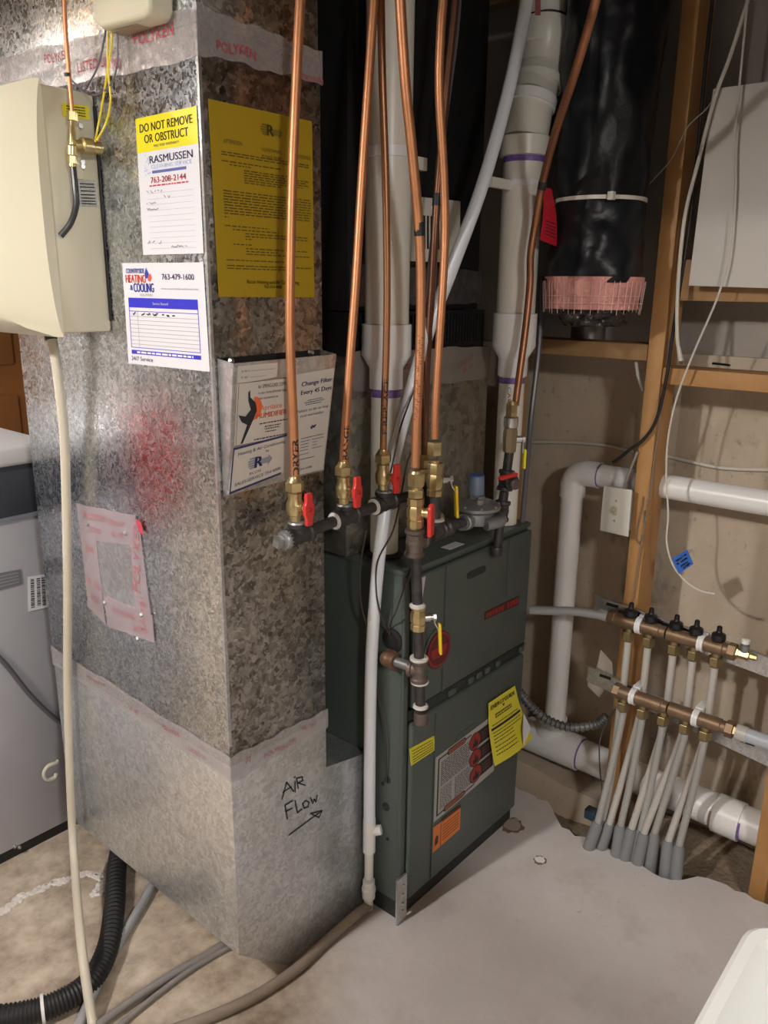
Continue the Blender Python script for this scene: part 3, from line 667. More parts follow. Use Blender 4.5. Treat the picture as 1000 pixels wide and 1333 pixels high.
# ------------------------------------------------------------------ laundry machine and oak door behind
ap = thing('washing_machine', 'grey washing machine seen from behind left of the duct', 'appliance', (.45, 2.15, 0))
ZW = 1.06
obj('body', MB().box((.12, 1.84, .03), (.92, 2.5, .89)), APPL, ap, bevel=.006)
obj('base_rail', MB().box((.13, 1.848, .0), (.91, 2.49, .03)), BLKPL, ap)
obj('top_panel', MB().box((.118, 1.832, 1.012), (.93, 2.51, ZW)), APPLW, ap, bevel=.01, seg=3)
obj('console_back', MB().box((.12, 1.842, .893), (.92, 2.45, 1.012)), APPLD, ap, bevel=.003)
obj('seam_strip', MB().box((.12, 1.836, .884), (.92, 1.842, .893)), mat('slate_strip', (.25, .28, .33), .4, .3), ap)
k = cardpx('y', 1.839, [(36, 751), (62, 747), (64, 790), (37, 796)]); o = obj('barcode_sticker', k.sheet(MB(), .0008), PAPER, ap); mb = MB(); rr = random.Random(4)
for u0, u1 in ((.12, .30), (.42, .60), (.66, .84)):
    v = .08
    while v < .9: h = rr.uniform(.012, .04); k.rect(mb, u0, v, u1, v+h); v += h+rr.uniform(.012, .03)
obj('bars', mb, INKBLK, o, flat=True)
k = cardpx('y', 1.839, [(-12, 748), (27, 741), (29, 760), (-12, 771)]); o = obj('rating_sticker', k.sheet(MB(), .0008), mat('grey_sticker', (.16, .17, .19), .5), ap); mb = MB()
for v in (.2, .4, .6, .8): k.words(mb, .1, .9, v, .08)
obj('lettering', mb, INKGRY, o, flat=True)
h0 = at('y', 1.815, 66, 1005)
obj('hose_hook', MB().tube(cr([h0+V(.03, .02, .01), h0+V(.02, 0, .018), h0+V(-.005, 0, .02), h0+V(-.018, 0, .004), h0+V(-.012, 0, -.016), h0+V(.008, 0, -.02), h0+V(.014, 0, -.01)], 5), .005, 8), HOSEBE, ap)
for p in [(19, 1102), (25, 1103)]: obj('screw', MB().lathe(at('y', 1.84, *p), (0, -1, 0), [(.005, 0), (.003, .005)], 8), STEEL, ap)
wire('power_cord', [(-30, 830), (5, 862), (40, 905), (75, 938), (110, 960)], .006, mat('grey_cord', (.10, .10, .11), .45), 'grey power cord hanging across the back of the washing machine', 'cord', 'y', 1.828)
d = struct('door_1', MB().box((.4, 3.55, 0), (1.35, 3.595, 2.03)), OAK)
d_ = V(0, 0, 0)
for (x0, x1, z0, z1) in [(.5, .84, .25, .95), (.91, 1.25, .25, .95), (.5, .84, 1.08, 1.9), (.91, 1.25, 1.08, 1.9)]:
    obj('door_panel', MB().box((x0, 3.535, z0), (x1, 3.55, z1)), OAK, d, bevel=.012, seg=2)
d2 = struct('door_2', MB().box((1.36, 3.55, 0), (1.98, 3.595, 2.03)), OAK)
for (x0, x1, z0, z1) in [(1.42, 1.65, .25, .95), (1.70, 1.93, .25, .95), (1.42, 1.65, 1.08, 1.9), (1.70, 1.93, 1.08, 1.9)]:
    obj('door_panel', MB().box((x0, 3.535, z0), (x1, 3.55, z1)), OAK, d2, bevel=.012, seg=2)
def rrect(cx, cy, hx, hy, z, r, n=5):
    P = []
    for qx, qy, a0 in ((1, 1, 0), (-1, 1, 90), (-1, -1, 180), (1, -1, 270)):
        for i in range(n+1):
            a = math.radians(a0+90*i/n); P.append(V(cx+qx*(hx-r)+r*math.cos(a), cy+qy*(hy-r)+r*math.sin(a), z))
    return P
def loft(mb, rings, close0=True, close1=True, m=0):
    n = len(rings[0]); N = len(rings)
    fs = [(i*n+j, i*n+(j+1) % n, (i+1)*n+(j+1) % n, (i+1)*n+j) for i in range(N-1) for j in range(n)]
    if close0: fs.append(tuple(range(n-1, -1, -1)))
    if close1: fs.append(tuple((N-1)*n+j for j in range(n)))
    return mb.add([p for r in rings for p in r], fs, m)
# red towel added out of view for its reflection in the duct face
def added_towel():
    prof = [(2.06, ZW+.004), (1.90, ZW+.004), (1.838, ZW+.005), (1.827, ZW-.005), (1.826, .98), (1.824, .88), (1.826, .74)]
    rings = []
    for i in range(15):
        x = .06+.36*i/14; a = [V(x, y-(.006*math.sin(i*1.3)+.006 if z < 1.0 else 0), z+(.012*math.sin(i*.5) if z < .8 else 0)) for y, z in prof]
        n_ = [V(0, -.004, 0) if z < ZW-.01 else V(0, -.0025, .0035) for y, z in prof]
        rings.append(a+[p+q for p, q in zip(a[::-1], n_[::-1])])
    return loft(MB(), rings)
tag(obj('added_towel', added_towel(), mat('added_red_towel', (.50, .03, .04), .9, 0, None, (200, .5, .003)), ang=70), 'unseen red towel added on the washing machine for its reflection in the duct', 'added_towel')

# ================================================================== FURNACE
fu = thing('furnace', 'dark grey-green gas furnace cabinet with warning labels on its lower door', 'furnace', ((XF+XG)/2, (YF+YG)/2, 0))
obj('cabinet', MB().box((XF, YF+.004, .045), (XG, YG, ZF-.012)), FURN, fu, bevel=.003)
obj('base_rail', MB().box((XF+.001, YF+.003, .0), (XG-.003, YG-.01, .045)), FURNDK, fu)
obj('top_plate', MB().box((XF-.003, YF-.002, ZF-.012), (XG+.003, YG, ZF)), FURN, fu, bevel=.002)
ud = obj('upper_door', MB().box((XF+.022, YF-.012, .542), (XG-.004, YF+.004, ZF-.016)), FURN, fu, bevel=.006, seg=3)
ld_ = obj('lower_door', MB().box((XF+.018, YF-.014, .050), (XG-.006, YF+.004, .512)), FURN, fu, bevel=.010, seg=3)
obj('corner_flange', MB().box((XF-.002, YF-.004, .045), (XF+.016, YF+.004, ZF-.012)), FURN, fu, bevel=.002)
obj('mid_rail', MB().box((XF+.016, YF-.008, .514), (XG, YF+.004, .540)), FURNDK, fu, bevel=.003)
for x, w_ in [(1.235, .018), (1.36, .03), (1.44, .022), (1.475, .022), (1.51, .022), (1.56, .018), (1.67, .02)]:
    obj('rail_louver', MB().box((x, YF-.014, .518), (x+w_, YF-.006, .535)), FURN, fu, bevel=.004, seg=2)
# pressed lines and hand slots on the doors
def slot(px, py, w_, h_, par, m=FURNDK, dy=-.0135):
    c = at('y', YF+dy, px, py); P = []
    for i in range(20):
        a = 2*math.pi*i/20; P.append(c+V((w_-h_)/2*(1 if math.cos(a) > 0 else -1)+h_/2*math.cos(a), 0, h_/2*math.sin(a)))
    return obj('hand_slot', MB().prism(P, V(0, -.0015, 0)), m, par)
slot(620, 745, .075, .018, ud, dy=-.0115); slot(632, 741, .0, .0, ud, dy=-.0115) if False else None
slot(607, 955, .09, .03, ld_, FURN)
cx = XF+.125
obj('crease', MB().box((cx, YF-.0155, .545), (cx+.004, YF-.011, ZF-.02)), FURN, ud, bevel=.001)
obj('crease', MB().box((cx+.255, YF-.0155, .70), (cx+.258, YF-.011, ZF-.02)), FURN, ud, bevel=.001)
obj('crease', MB().box((cx-.024, YF-.0175, .06), (cx-.020, YF-.013, .50)), FURN, ld_, bevel=.001)
# round red badge
c = at('y', YF-.0125, 570, 845)
obj('badge_ring', MB().lathe(c, (0, -1, 0), [(.052, 0), (.052, .002), (.046, .003), (.044, .002)], 40), FURN, ud)
bd = obj('badge', MB().lathe(c+V(0, -.002, 0), (0, -1, 0), [(.043, 0), (.043, .002), (.040, .0026)], 40), mat('badge_dark_red', (.10, .012, .012), .4), ud)
BR = mat('badge_red', (.30, .018, .018), .4)
mb = MB(); bc = Card([c+V(-.043, -.0046, .043), c+V(.043, -.0046, .043), c+V(.043, -.0046, -.043), c+V(-.043, -.0046, -.043)])
for a, b, c_, d in [(.16, .42, .84, .62), (.22, .64, .78, .70)]: bc.rect(mb, a, b, c_, d, .0002)
for i in range(36):
    a0, a1 = 2*math.pi*i/36, 2*math.pi*(i+1)/36
    mb.add([bc.p(.5+r_*math.cos(a), .5+r_*math.sin(a), .0002) for r_, a in ((.47, a0), (.47, a1), (.42, a1), (.42, a0))], [(0, 1, 2, 3)])
obj('badge_print', mb, BR, bd, flat=True)
k = cardpx('y', YF-.0125, [(631, 797), (676, 775), (675, 787), (631, 807)]); o = obj('name_strip', k.sheet(MB(), .0006), mat('strip_dark', (.06, .02, .02), .5), ud)
mb = MB()
for i in range(11):
    if i == 6: continue
    k.rect(mb, .03+i*.087, .2, .03+i*.087+.07, .8)
obj('print', mb, BR, o, flat=True)
# labels on the lower door
yl = YF-.0145
k = cardpx('y', yl, [(533, 975), (565, 957.5), (566.5, 976), (535, 997)]); o = obj('yellow_label', k.sheet(MB(), .0008), mat('label_yellow', (.68, .62, .03), .5), ld_); mb = MB()
for v in (.2, .38, .55, .72, .86): k.words(mb, .08, .92, v, .05)
obj('lettering', mb, INKBLK, o, flat=True)
k = cardpx('y', yl, [(566.5, 987), (640, 932), (643, 1003), (563, 1072)])
wl = obj('warning_label', k.sheet(MB(), .0006), mat('label_white', (.40, .39, .37), .5), ld_)
bl, og, dr = MB(), MB(), MB()
for a, b, c_, d in [(.05, .06, .07, .93), (.05, .05, .2, .07), (.05, .92, .16, .94), (.5, .05, .62, .07), (.5, .92, .66, .94)]: k.rect(bl, a, b, c_, d)
for v in [.14+.032*i for i in range(12)]: k.words(bl, .10, .58, v, .014)
for v in [.56+.03*i for i in range(11)]: k.words(bl, .10, .28, v, .012); k.words(bl, .33, .60, v, .012)
for v0 in (.08, .36, .64):
    k.rect(bl, .72, v0, .98, v0+.24, .0013)
    k.poly(bl, [(.68+.105*math.cos(a), v0+.13+.145*math.sin(a)) for a in [2*math.pi*i/24 for i in range(24)]], .0014)
    k.poly(dr, [(.68+.095*math.cos(a), v0+.13+.13*math.sin(a)) for a in [2*math.pi*i/24 for i in range(24)]], .0016)
    k.poly(bl, [(.63, v0+.22), (.64, v0+.14), (.66, v0+.16), (.68, v0+.05), (.70, v0+.15), (.725, v0+.11), (.73, v0+.22)], .0018)
    for dv in (.04, .09, .14): k.words(wl and og, .80, .94, v0+dv+.03, .012, .0017)
k.poly(bl, [(.19, .06), (.22, .015), (.50, .015), (.53, .06), (.50, .105), (.22, .105)], .0015); k.poly(bl, [(.15, .93), (.18, .885), (.48, .885), (.51, .93), (.48, .975), (.18, .975)], .0015)
k.rect(og, .22, .03, .50, .09, .0018); k.rect(og, .18, .90, .48, .96, .0018)
k.text(bl, 'WARNING', .36, .06, .035, .22, n=.002); k.text(bl, 'WARNING', .33, .93, .035, .22, n=.002)
obj('lettering', bl, INKBLK, wl, flat=True); obj('heading_panel', og, mat('label_rust', (.35, .10, .05), .5), wl, flat=True); obj('pictogram_disc', dr, mat('label_red', (.32, .03, .025), .5), wl, flat=True)
k = cardpx('y', yl, [(562, 1079), (599.5, 1050), (598.5, 1079), (561, 1112)]); o = obj('orange_label', k.sheet(MB(), .0008), mat('label_orange', (.72, .20, .04), .5), ld_); mb = MB()
k.rect(mb, .30, 0, .32, 1); k.rect(mb, .34, -.10, 1.0, .03); k.poly(mb, [(.12, .5), (.16, .42), (.22, .45), (.22, .75), (.12, .8), (.10, .62)])
for v in (.2, .32, .44, .56, .68, .8): k.words(mb, .37, .94, v, .035)
obj('lettering', mb, mat('dark_brown_print', (.10, .02, .01), .5), o, flat=True)
# yellow energy tag, loose and curling forward
def curl(u, v):
    s_ = max(0, v-.25)/.75; return V(0, -.020*s_**1.5-.003, 0)+V(-.004*s_, -.008*math.sin(u*3)*s_, 0)
k = cardpx('y', yl-.002, [(634.5, 915), (669, 892), (684, 955), (635, 992)], bulge=curl); k.N = V(0, -1, 0)
YT = mat('energy_tag_yellow', (.74, .66, .05), .5)
et = obj('energy_tag', k.sheet(MB(), .0006, 0, 10, 12), YT, ld_); bl = MB()
def fine(mb, card, u0, v0, u1, v1, n, step=6):
    for i in range(step): card.rect(mb, u0+(u1-u0)*i/step, v0, u0+(u1-u0)*(i+1)/step, v1, n)
k.text(bl, 'ENERGYGUIDE', .5, .10, .07, .86, bold=.03, n=.002); k.poly(bl, [(.46, .16), (.54, .16), (.5, .21)], .002)
for v in (.26, .30): k.words(bl, .2, .75, v, .02, .002)
fine(bl, k, .05, .44, .95, .475, .002)
for v in (.40, .52, .57, .62, .67, .74, .80, .86): k.words(bl, .08, .9 if v < .6 else .62, v, .012, .002)
obj('lettering', bl, INKBLK, et, flat=True)
fold = [k.p(1.0, .52, .004), k.p(.99, .80, .010), k.p(.66, .96, .006), k.p(.74, .68, .014)]
obj('folded_corner', MB().add(fold, [(0, 1, 2), (0, 2, 3)]), PAPER, et, flat=True)
# galvanized corner bracket and side details
k = cardpx('y', YF-.006, [(505, 1132), (522, 1139), (520, 1190), (508, 1206)])
obj('corner_bracket', MB().box((XF-.016, YF-.010, -.0), (XF+.018, YF-.0045, .125)), G_PLAIN, fu)
for z in (.03, .05, .075, .10): obj('screw', MB().lathe((XF+.004, YF-.010, z), (0, -1, 0), [(.004, 0), (.003, .003)], 8), STEEL, fu)
gi = at('x', XF, 512, 833)
obj('grommet', MB().lathe((XF, gi.y, gi.z), (-1, 0, 0), [(.026, 0), (.026, .004), (.018, .006), (.018, .001)], 24), BLKRUB, fu)
for p, r_ in [((503, 1050), .010), ((505, 1015), .008), ((505, 1092), .004), ((499, 1020), .004)]:
    q = at('x', XF, *p); obj('knockout', MB().lathe((XF, q.y, q.z), (-1, 0, 0), [(r_, 0), (r_, .0025), (r_*.7, .003), (r_*.6, .001)], 16), FURNDK, fu)
k = Card([V(XF+.0, YF+.03, ZF+.0005), V(XF+.07, YF+.03, ZF+.0005), V(XF+.07, YF+.0, ZF+.0005), V(XF+.0, YF+.0, ZF+.0005)])
obj('foil_label', MB().prism([V(XF+.012, YF-.0135, ZF-.02), V(XF+.052, YF-.0135, ZF-.02), V(XF+.036, YF-.0135, ZF-.105)], V(0, -.001, 0)), mat('silver_sheet', (.66, .67, .70), .35, .5), fu)
obj('top_label', MB().box((1.385, .985, ZF), (1.44, 1.01, ZF+.001)), PAPER, fu)

# ------------------------------------------------------------------ coil case, collar and upper duct over the furnace
pl = thing('coil_case', 'galvanized cooling coil case sitting on the furnace with a taped top seam', 'duct', (1.45, 1.35, ZF))
Y0 = 1.116
obj('case', MB().box((XF-.018, Y0, ZF+.002), (XG+.006, 1.62, 1.285)), galv('coil_case_metal', (.30, .29, .26), (.56, .54, .48), 60), pl, bevel=.002)
o, k = tape('seam_tape', [V(XF, Y0, 1.297), V(XG+.01, Y0, 1.285), V(XG+.01, Y0, 1.205), V(XF, Y0, 1.215)], pl, 20, .0015, mat('grey_seam_tape', (.40, .37, .34), .3, .5, (30, .5, (.26, .24, .22))), 9)
tape_print(o, k, [('UNITED', .78, .40, .16, .35), ('UL 181', .80, .62, .14, .35), ('UNITED', .30, .5, .16, .2)], INKDRED)
obj('rubber_collar', MB().box((XF, Y0+.012, 1.285), (XG-.004, 1.60, 1.372)), BLKRUB, pl)
for i in range(40):
    x = XF+.006+i*(XG-XF-.015)/40
    if i % 1 == 0: obj('collar_rib', MB().box((x, Y0+.004, 1.30), (x+.005, Y0+.012, 1.365)), BLKRUB, pl)
up = thing('supply_duct', 'supply air duct, its shade painted dark, rising above the coil case to the ceiling', 'duct', (1.45, 1.38, 1.372))
obj('duct_body', MB().box((XF+.02, Y0+.03, 1.374), (XG-.01, 1.6, 2.08)), G_DARK_SHADED, up, bevel=.002)
o, k = tape('seam_tape', [V(XF+.02, Y0+.028, 1.465), V(XG-.005, Y0+.028, 1.465), V(XG-.005, Y0+.028, 1.385), V(XF+.02, Y0+.028, 1.385)], up, 20, .002, mat('dark_seam_tape', (.10, .09, .09), .25, .5, (30, .7, (.22, .2, .2))), 10)
pn = [at('y', Y0+.026, 530, 255), at('y', Y0+.026, 596, 262), at('y', Y0+.026, 595, 342), at('y', Y0+.026, 531, 340)]
pnl = obj('switch_panel', Card(pn).sheet(MB(), .008), PVC, up, bevel=.001); k = Card(pn)
for i in range(9): obj('slot', k.rect(MB(), .10+.07*i, .28, .135+.07*i, .80, .0095), BLKPL, pnl, flat=True)
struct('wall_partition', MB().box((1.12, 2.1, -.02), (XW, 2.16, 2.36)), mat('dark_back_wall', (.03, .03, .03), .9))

# ------------------------------------------------------------------ vent pipes
def ring(px, py, ax, val): return at(ax, val, px, py)
vb = at('z', ZF, 500, 722)
vt = thing('vent_pipe', 'cream plastic vent pipe rising from the furnace top beside the duct', 'pipe', tuple(vb), 'furnace vent pipes')
def zat(b, py):  # height on the vertical through b seen at picture row py
    lo, hi = 0, 3
    for _ in range(40):
        z = (lo+hi)/2; d_ = V(b.x, b.y, z)-CAM; y = 666.5-FPX*d_.dot(UP)/d_.dot(FW)
        if y > py: lo = z
        else: hi = z
    return lo
zr = zat(vb, 470); zu = zat(vb, 422)
def vpath(b, a, c, n=2): return [V(b.x, b.y, a+(c-a)*i/(n-1)) for i in range(n)]
obj('lower_pipe', MB().tube(vpath(vb, ZF+.001, zr-.005), .0302, 28), PVC, vt)
obj('base_ring', MB().lathe(vb, (0, 0, 1), [(.040, .0005), (.040, .006), (.031, .010)], 28), BLKRUB, vt)
obj('reducer', MB().lathe((vb.x, vb.y, zr-.055), (0, 0, 1), [(.0345, 0), (.0345, .04), (.035, .042), (.0505, .068), (.0505, zu-zr+.055), (.046, zu-zr+.056)], 32), PVCW, vt)
obj('primer_band', MB().lathe((vb.x, vb.y, zr-.072), (0, 0, 1), [(.0306, 0), (.0306, .016)], 28), PURPLE, vt)
obj('upper_pipe', MB().tube(vpath(vb, zu-.01, 2.08), .0445, 32), PVC, vt)
zs = zat(vb, 200)
st_ = obj('hanger_strap', MB().lathe((vb.x, vb.y, zs-.009), (0, 0, 1), [(.0455, 0), (.0475, 0), (.0475, .018), (.0455, .018)], 32), PVCW, vt)
obj('strap_tab', MB().box((vb.x+.045, vb.y+.0, zs-.018), (vb.x+.12, vb.y+.012, zs+.006)), PVC, vt)
rb = V(1.650, 1.012, ZF)
v2 = thing('vent_pipe', 'cream plastic vent pipe with offset elbows rising at the right end of the furnace', 'pipe', tuple(rb), 'furnace vent pipes')
zr = zat(rb, 458); zu = zat(rb, 408); z4 = zat(rb, 205); z5 = zat(rb, 178)
obj('lower_pipe', MB().tube(vpath(rb, ZF+.001, zr-.005), .0302, 28), PVC, v2)
obj('reducer', MB().lathe((rb.x, rb.y, zr-.055), (0, 0, 1), [(.0345, 0), (.0345, .04), (.035, .042), (.0505, .068), (.0505, zu-zr+.055), (.046, zu-zr+.056)], 32), PVCW, v2)
obj('primer_band', MB().lathe((rb.x, rb.y, zr-.072), (0, 0, 1), [(.0306, 0), (.0306, .014)], 28), PURPLE, v2)
obj('upper_pipe', MB().tube(vpath(rb, zu-.01, z4+.005), .0445, 32), PVC, v2)
obj('primer_band', MB().lathe((rb.x, rb.y, z4-.012), (0, 0, 1), [(.0449, 0), (.0449, .012)], 32), PURPLE, v2)
zs = zat(rb, 240)
obj('hanger_strap', MB().lathe((rb.x, rb.y, zs-.006), (0, 0, 1), [(.0452, 0), (.047, 0), (.047, .012), (.0452, .012)], 32), PVCW, v2)
obj('strap_tab', MB().box((rb.x-.12, rb.y+.0, zs-.016), (rb.x-.04, rb.y+.01, zs+.004)), PVC, v2)
def vp(px, py, dy=0): return at('y', rb.y+dy, px, py)
obj('elbow_hub', MB().lathe((rb.x, rb.y, z4), ZU, [(.0455, 0), (.054, .001), (.054, z5-z4-.002), (.050, z5-z4)], 32), PVC, v2)
obj('elbow', MB().tube(cr([V(rb.x, rb.y, z5-.006), vp(687, 160), vp(691, 135)], 5), .0495, 32), PVC, v2)
obj('elbow_ring', MB().tube([vp(690, 140), vp(692.5, 128)], [.055, .0555], 32), PVCW, v2)
obj('elbow', MB().tube(cr([vp(691, 132, .004), vp(699, 108, .008), vp(705, 90, .010)], 5), .051, 32), PVC, v2)
obj('elbow_ring', MB().tube([vp(699.5, 113, .006), vp(701.5, 103, .006)], .056, 32), PVC, v2)
obj('elbow_hub', MB().tube([vp(704, 95, .01), vp(708, 65, .012), vp(708.5, 60, .012), vp(711, 30, .014)], [.052, .0525, .0545, .0545], 32), PVC, v2)
obj('primer_band', MB().tube([vp(711, 30, .014), vp(711.7, 22, .014)], .0452, 32), mat('dark_primer', (.07, .02, .03), .5), v2)
obj('upper_pipe', MB().tube([vp(711, 32, .014), vp(715, -50, .014)], .0445, 32), PVC, v2)
obj('red_mark', Card([vp(697, -40, -.034), vp(704, -40, -.034), vp(703.5, 20, -.034), vp(696.5, 20, -.034)]).sheet(MB(), .0008), INKDRED, v2)
k = Card([at('y', rb.y-.0315, *p) for p in [(660, 490), (672, 490), (672, 548), (660, 548)]])
mb = MB(); k.text(mb, 'CAEFL', .22, .5, .13, None, rot=-math.pi/2, n=.001); obj('print', mb, INKRED, v2, flat=True)

# ================================================================== GAS PIPING
def col(px0, py0, px1, py1, y):
    a = at('y', y, px0, py0); b = at('y', y, px1, py1); return a, b
def wraptext(name, s, pts, d0, hgt, R, m, parent, side=-1.0, L_=None):
    """lettering running up a round pipe, bent onto it; pts = pipe centre line upward"""
    vs, fs, w_ = textgeo(s); P = [Vector(p) for p in pts]; cum = [0]
    for a, b in zip(P, P[1:]): cum.append(cum[-1]+(b-a).length)
    k = hgt/.69; sx = (L_/w_) if L_ else k; out = []
    view = Vector((CAM.x, CAM.y, P[0].z))
    for a, b in vs:
        s_ = d0+a*sx; i = 0
        while i < len(cum)-2 and cum[i+1] < s_: i += 1
        t = (s_-cum[i])/max(1e-6, cum[i+1]-cum[i]); q = P[i].lerp(P[i+1], t); T = (P[i+1]-P[i]).normalized()
        f_ = (view-q); f_ -= T*f_.dot(T); f_.normalize(); r_ = T.cross(f_)   # r_: left of the viewer when T is up
        th = side-(b-.345)*k/R
        out.append(q+(f_*math.cos(th)+r_*math.sin(th))*R)
    mb = MB()
    for dz in (-.10, -.05, 0, .05, .10): mb.add([p+V(0, 0, dz*hgt) for p in out], fs)
    return obj(name, mb, m, parent, flat=True)
RC = .0079
def copper(name, px, y, label, r=RC, m=COPPER, marks=(), grp='copper gas lines'):
    P = cr([at('y', y if len(p) < 3 else p[2], p[0], p[1]) for p in px], 7)
    P.append(V(P[-1].x+.004, P[-1].y, 2.34))
    o = tag(obj(name, MB().tube(P, r, 14), m), label, 'pipe', grp)
    for s, d0, L_, hgt, side in marks: wraptext('marker_writing', s, P, d0, hgt, r+.0003, INKBLK, o, side, L_)
    return o, P
YA = .995
copper('copper_pipe', [(384.5, 626), (382.5, 560), (378.5, 470), (377.5, 400), (380, 250), (386, 100), (391, 0), (396, -90)], YA, 'copper gas line marked DRYER rising in front of the duct and yellow notice', marks=[('DRYER', .012, .062, .011, .25)])
copper('copper_pipe', [(447, 606), (449, 570), (455, 480), (463, 370), (472, 220), (483, 60), (487, 0), (493, -90)], YA, 'copper gas line marked RANGE, second from the duct', marks=[('RANGE', .012, .062, .009, .3)])
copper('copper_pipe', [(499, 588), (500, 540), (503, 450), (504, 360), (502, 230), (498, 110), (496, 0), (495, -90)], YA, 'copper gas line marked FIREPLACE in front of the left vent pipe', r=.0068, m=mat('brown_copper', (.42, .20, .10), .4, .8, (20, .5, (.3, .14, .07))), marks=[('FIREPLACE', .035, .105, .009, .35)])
YB_ = .915
p4, P4 = copper('copper_pipe', [(540.5, 608), (543, 540), (547, 450), (548, 360), (545, 290), (537, 200), (528, 110), (521, 0), (517, -90)], YB_, 'thickest bright copper gas line dropping to the furnace shutoff, taped black midway', r=.0088)
obj('black_tape', MB().tube([at('y', YB_, 545.6, 289), at('y', YB_, 546.4, 307)], .0097, 14), BLKRUB, p4)
mkr = random.Random(21); mk = MB()
for k_ in range(34):
    if 15 < k_ < 19: continue
    q0 = at('y', YB_, 541.5+k_*.17, 545-k_*3.3); a_ = mkr.uniform(-.5, .5); tw = Vector((CAM.x-q0.x, CAM.y-q0.y, 0)).normalized(); sd = ZU.cross(tw)
    f_ = lambda th, dz: q0+(tw*math.cos(th)+sd*math.sin(th))*.0091+V(0, 0, dz)
    dz = mkr.uniform(-.002, .002); mk.add([f_(a_-.25, -.0006), f_(a_+.25, dz-.0006), f_(a_+.25, dz+.0006), f_(a_-.25, .0006)], [(0, 1, 2, 3)])
o = obj('marker_writing', mk, mat('faint_marker', (.14, .06, .04), .5), p4, flat=True); o['kind'] = 'stuff'
copper('copper_pipe', [(566, 571), (567, 530), (573, 430), (579, 320), (578, 230), (572, 120), (574, 40), (577, 0), (583, -90)], .925, 'copper gas line above the yellow lever valve by the regulator')
YH = .995
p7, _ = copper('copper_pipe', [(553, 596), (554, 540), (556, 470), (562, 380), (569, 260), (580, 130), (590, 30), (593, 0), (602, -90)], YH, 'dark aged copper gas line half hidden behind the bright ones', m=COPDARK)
obj('black_tape', MB().tube([at('y', YH, 568.3, 268), at('y', YH, 569.4, 252)], .0088, 14), BLKRUB, p7)
YR = .936
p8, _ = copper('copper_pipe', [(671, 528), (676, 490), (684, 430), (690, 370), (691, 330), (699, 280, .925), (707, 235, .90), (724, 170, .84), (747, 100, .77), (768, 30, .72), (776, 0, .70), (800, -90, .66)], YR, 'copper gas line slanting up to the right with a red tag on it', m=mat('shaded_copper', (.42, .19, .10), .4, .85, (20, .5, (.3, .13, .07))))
obj('black_tape', MB().tube([at('y', .905, 705, 247), at('y', .90, 707.5, 234)], .0090, 14), BLKRUB, p8)
tg = tag(obj('red_tag', Card([at('y', YR-.012, *p) for p in [(706, 243), (718, 246), (724, 321), (702, 312)]], bulge=lambda u, v: V(0, -.006*math.sin(v*3), 0)).sheet(MB(), .0006, 0, 2, 6), REDTAG), 'red paper tag tied on the slanting copper line', 'tag')
k = Card([at('y', YR-.012, *p) for p in [(706, 243), (718, 246), (724, 321), (702, 312)]], bulge=lambda u, v: V(0, -.006*math.sin(v*3), 0)); mb = MB()
for v in (.62, .68, .74, .80, .86): k.words(mb, .2, .9, v, .015, .0012)
obj('lettering', mb, INKBLK, tg, flat=True)

def hexp(mb, o, ax, r, h, m=0): return mb.lathe(o, ax, [(r*.94, 0), (r, .0012), (r, h-.0012), (r*.94, h)], 6, m)
def tee_handle(par, c, m=REDPL, d=V(0, -1, 0), h=.058):
    mb = MB(); Z = V(0, 0, 1); X = d.cross(Z)
    P = []
    for (x, z) in [(-.007, -h/2), (.007, -h/2), (.0075, -.014), (.011, -.008), (.011, .008), (.0075, .014), (.007, h/2), (-.007, h/2), (-.0075, .014), (-.011, .008), (-.011, -.008), (-.0075, -.014)]: P.append(c+X*x+Z*z)
    mb.prism(P, d*.008)
    o = obj('handle', mb, m, par, bevel=.0018)
    obj('handle_screw', MB().lathe(c+d*.008, d, [(.0045, 0), (.004, .002)], 12), mat('dark_red_plastic', (.35, .02, .02), .4) if m is REDPL else STEEL, o)
    return o
def flare_valve(pxb, pyb, y, label, hpx, s=1.0, top=None):
    """brass gas valve: threaded base, ball body, stem + red T handle, flare nut"""
    b = at('y', y, pxb, pyb); t = thing('gas_valve', label, 'valve', tuple(b), 'small brass gas valves')
    Z = V(0, 0, 1)
    obj('body', MB().lathe(b, Z, [(.010*s, 0), (.010*s, .010*s), (.0135*s, .012*s), (.0155*s, .022*s), (.0155*s, .032*s), (.012*s, .040*s), (.0125*s, .044*s), (.0125*s, .050*s), (.010*s, .052*s), (.010*s, .056*s)], 20), BRASS, t)
    mb = MB(); hexp(mb, b+Z*.054*s, Z, .0165*s, .017*s); mb.lathe(b+Z*.071*s, Z, [(.0145*s, 0), (.0105*s, .006*s), (.0095*s, .009*s)], 16); obj('flare_nut', mb, BRASS, t)
    obj('stem', MB().lathe(b+Z*.027*s, V(0, -1, 0), [(.008, .012), (.008, .022), (.006, .023), (.006, .030)], 12), BRASS, t)
    tee_handle(t, b+Z*.027*s+V(0, -.030, 0)); return t
z_up = at('y', YA, 388, 676)
flare_valve(384.5, 678, YA, 'brass gas valve with red handle under the line marked DRYER', None)
flare_valve(447.5, 655, YA, 'brass gas valve with red handle under the line marked RANGE', None)
flare_valve(498.5, 637, YA, 'brass gas valve with red handle under the line marked FIREPLACE', None)
flare_valve(552.5, 640, YH, 'brass gas valve mostly hidden behind the front valve columns, only its red handle showing', None)

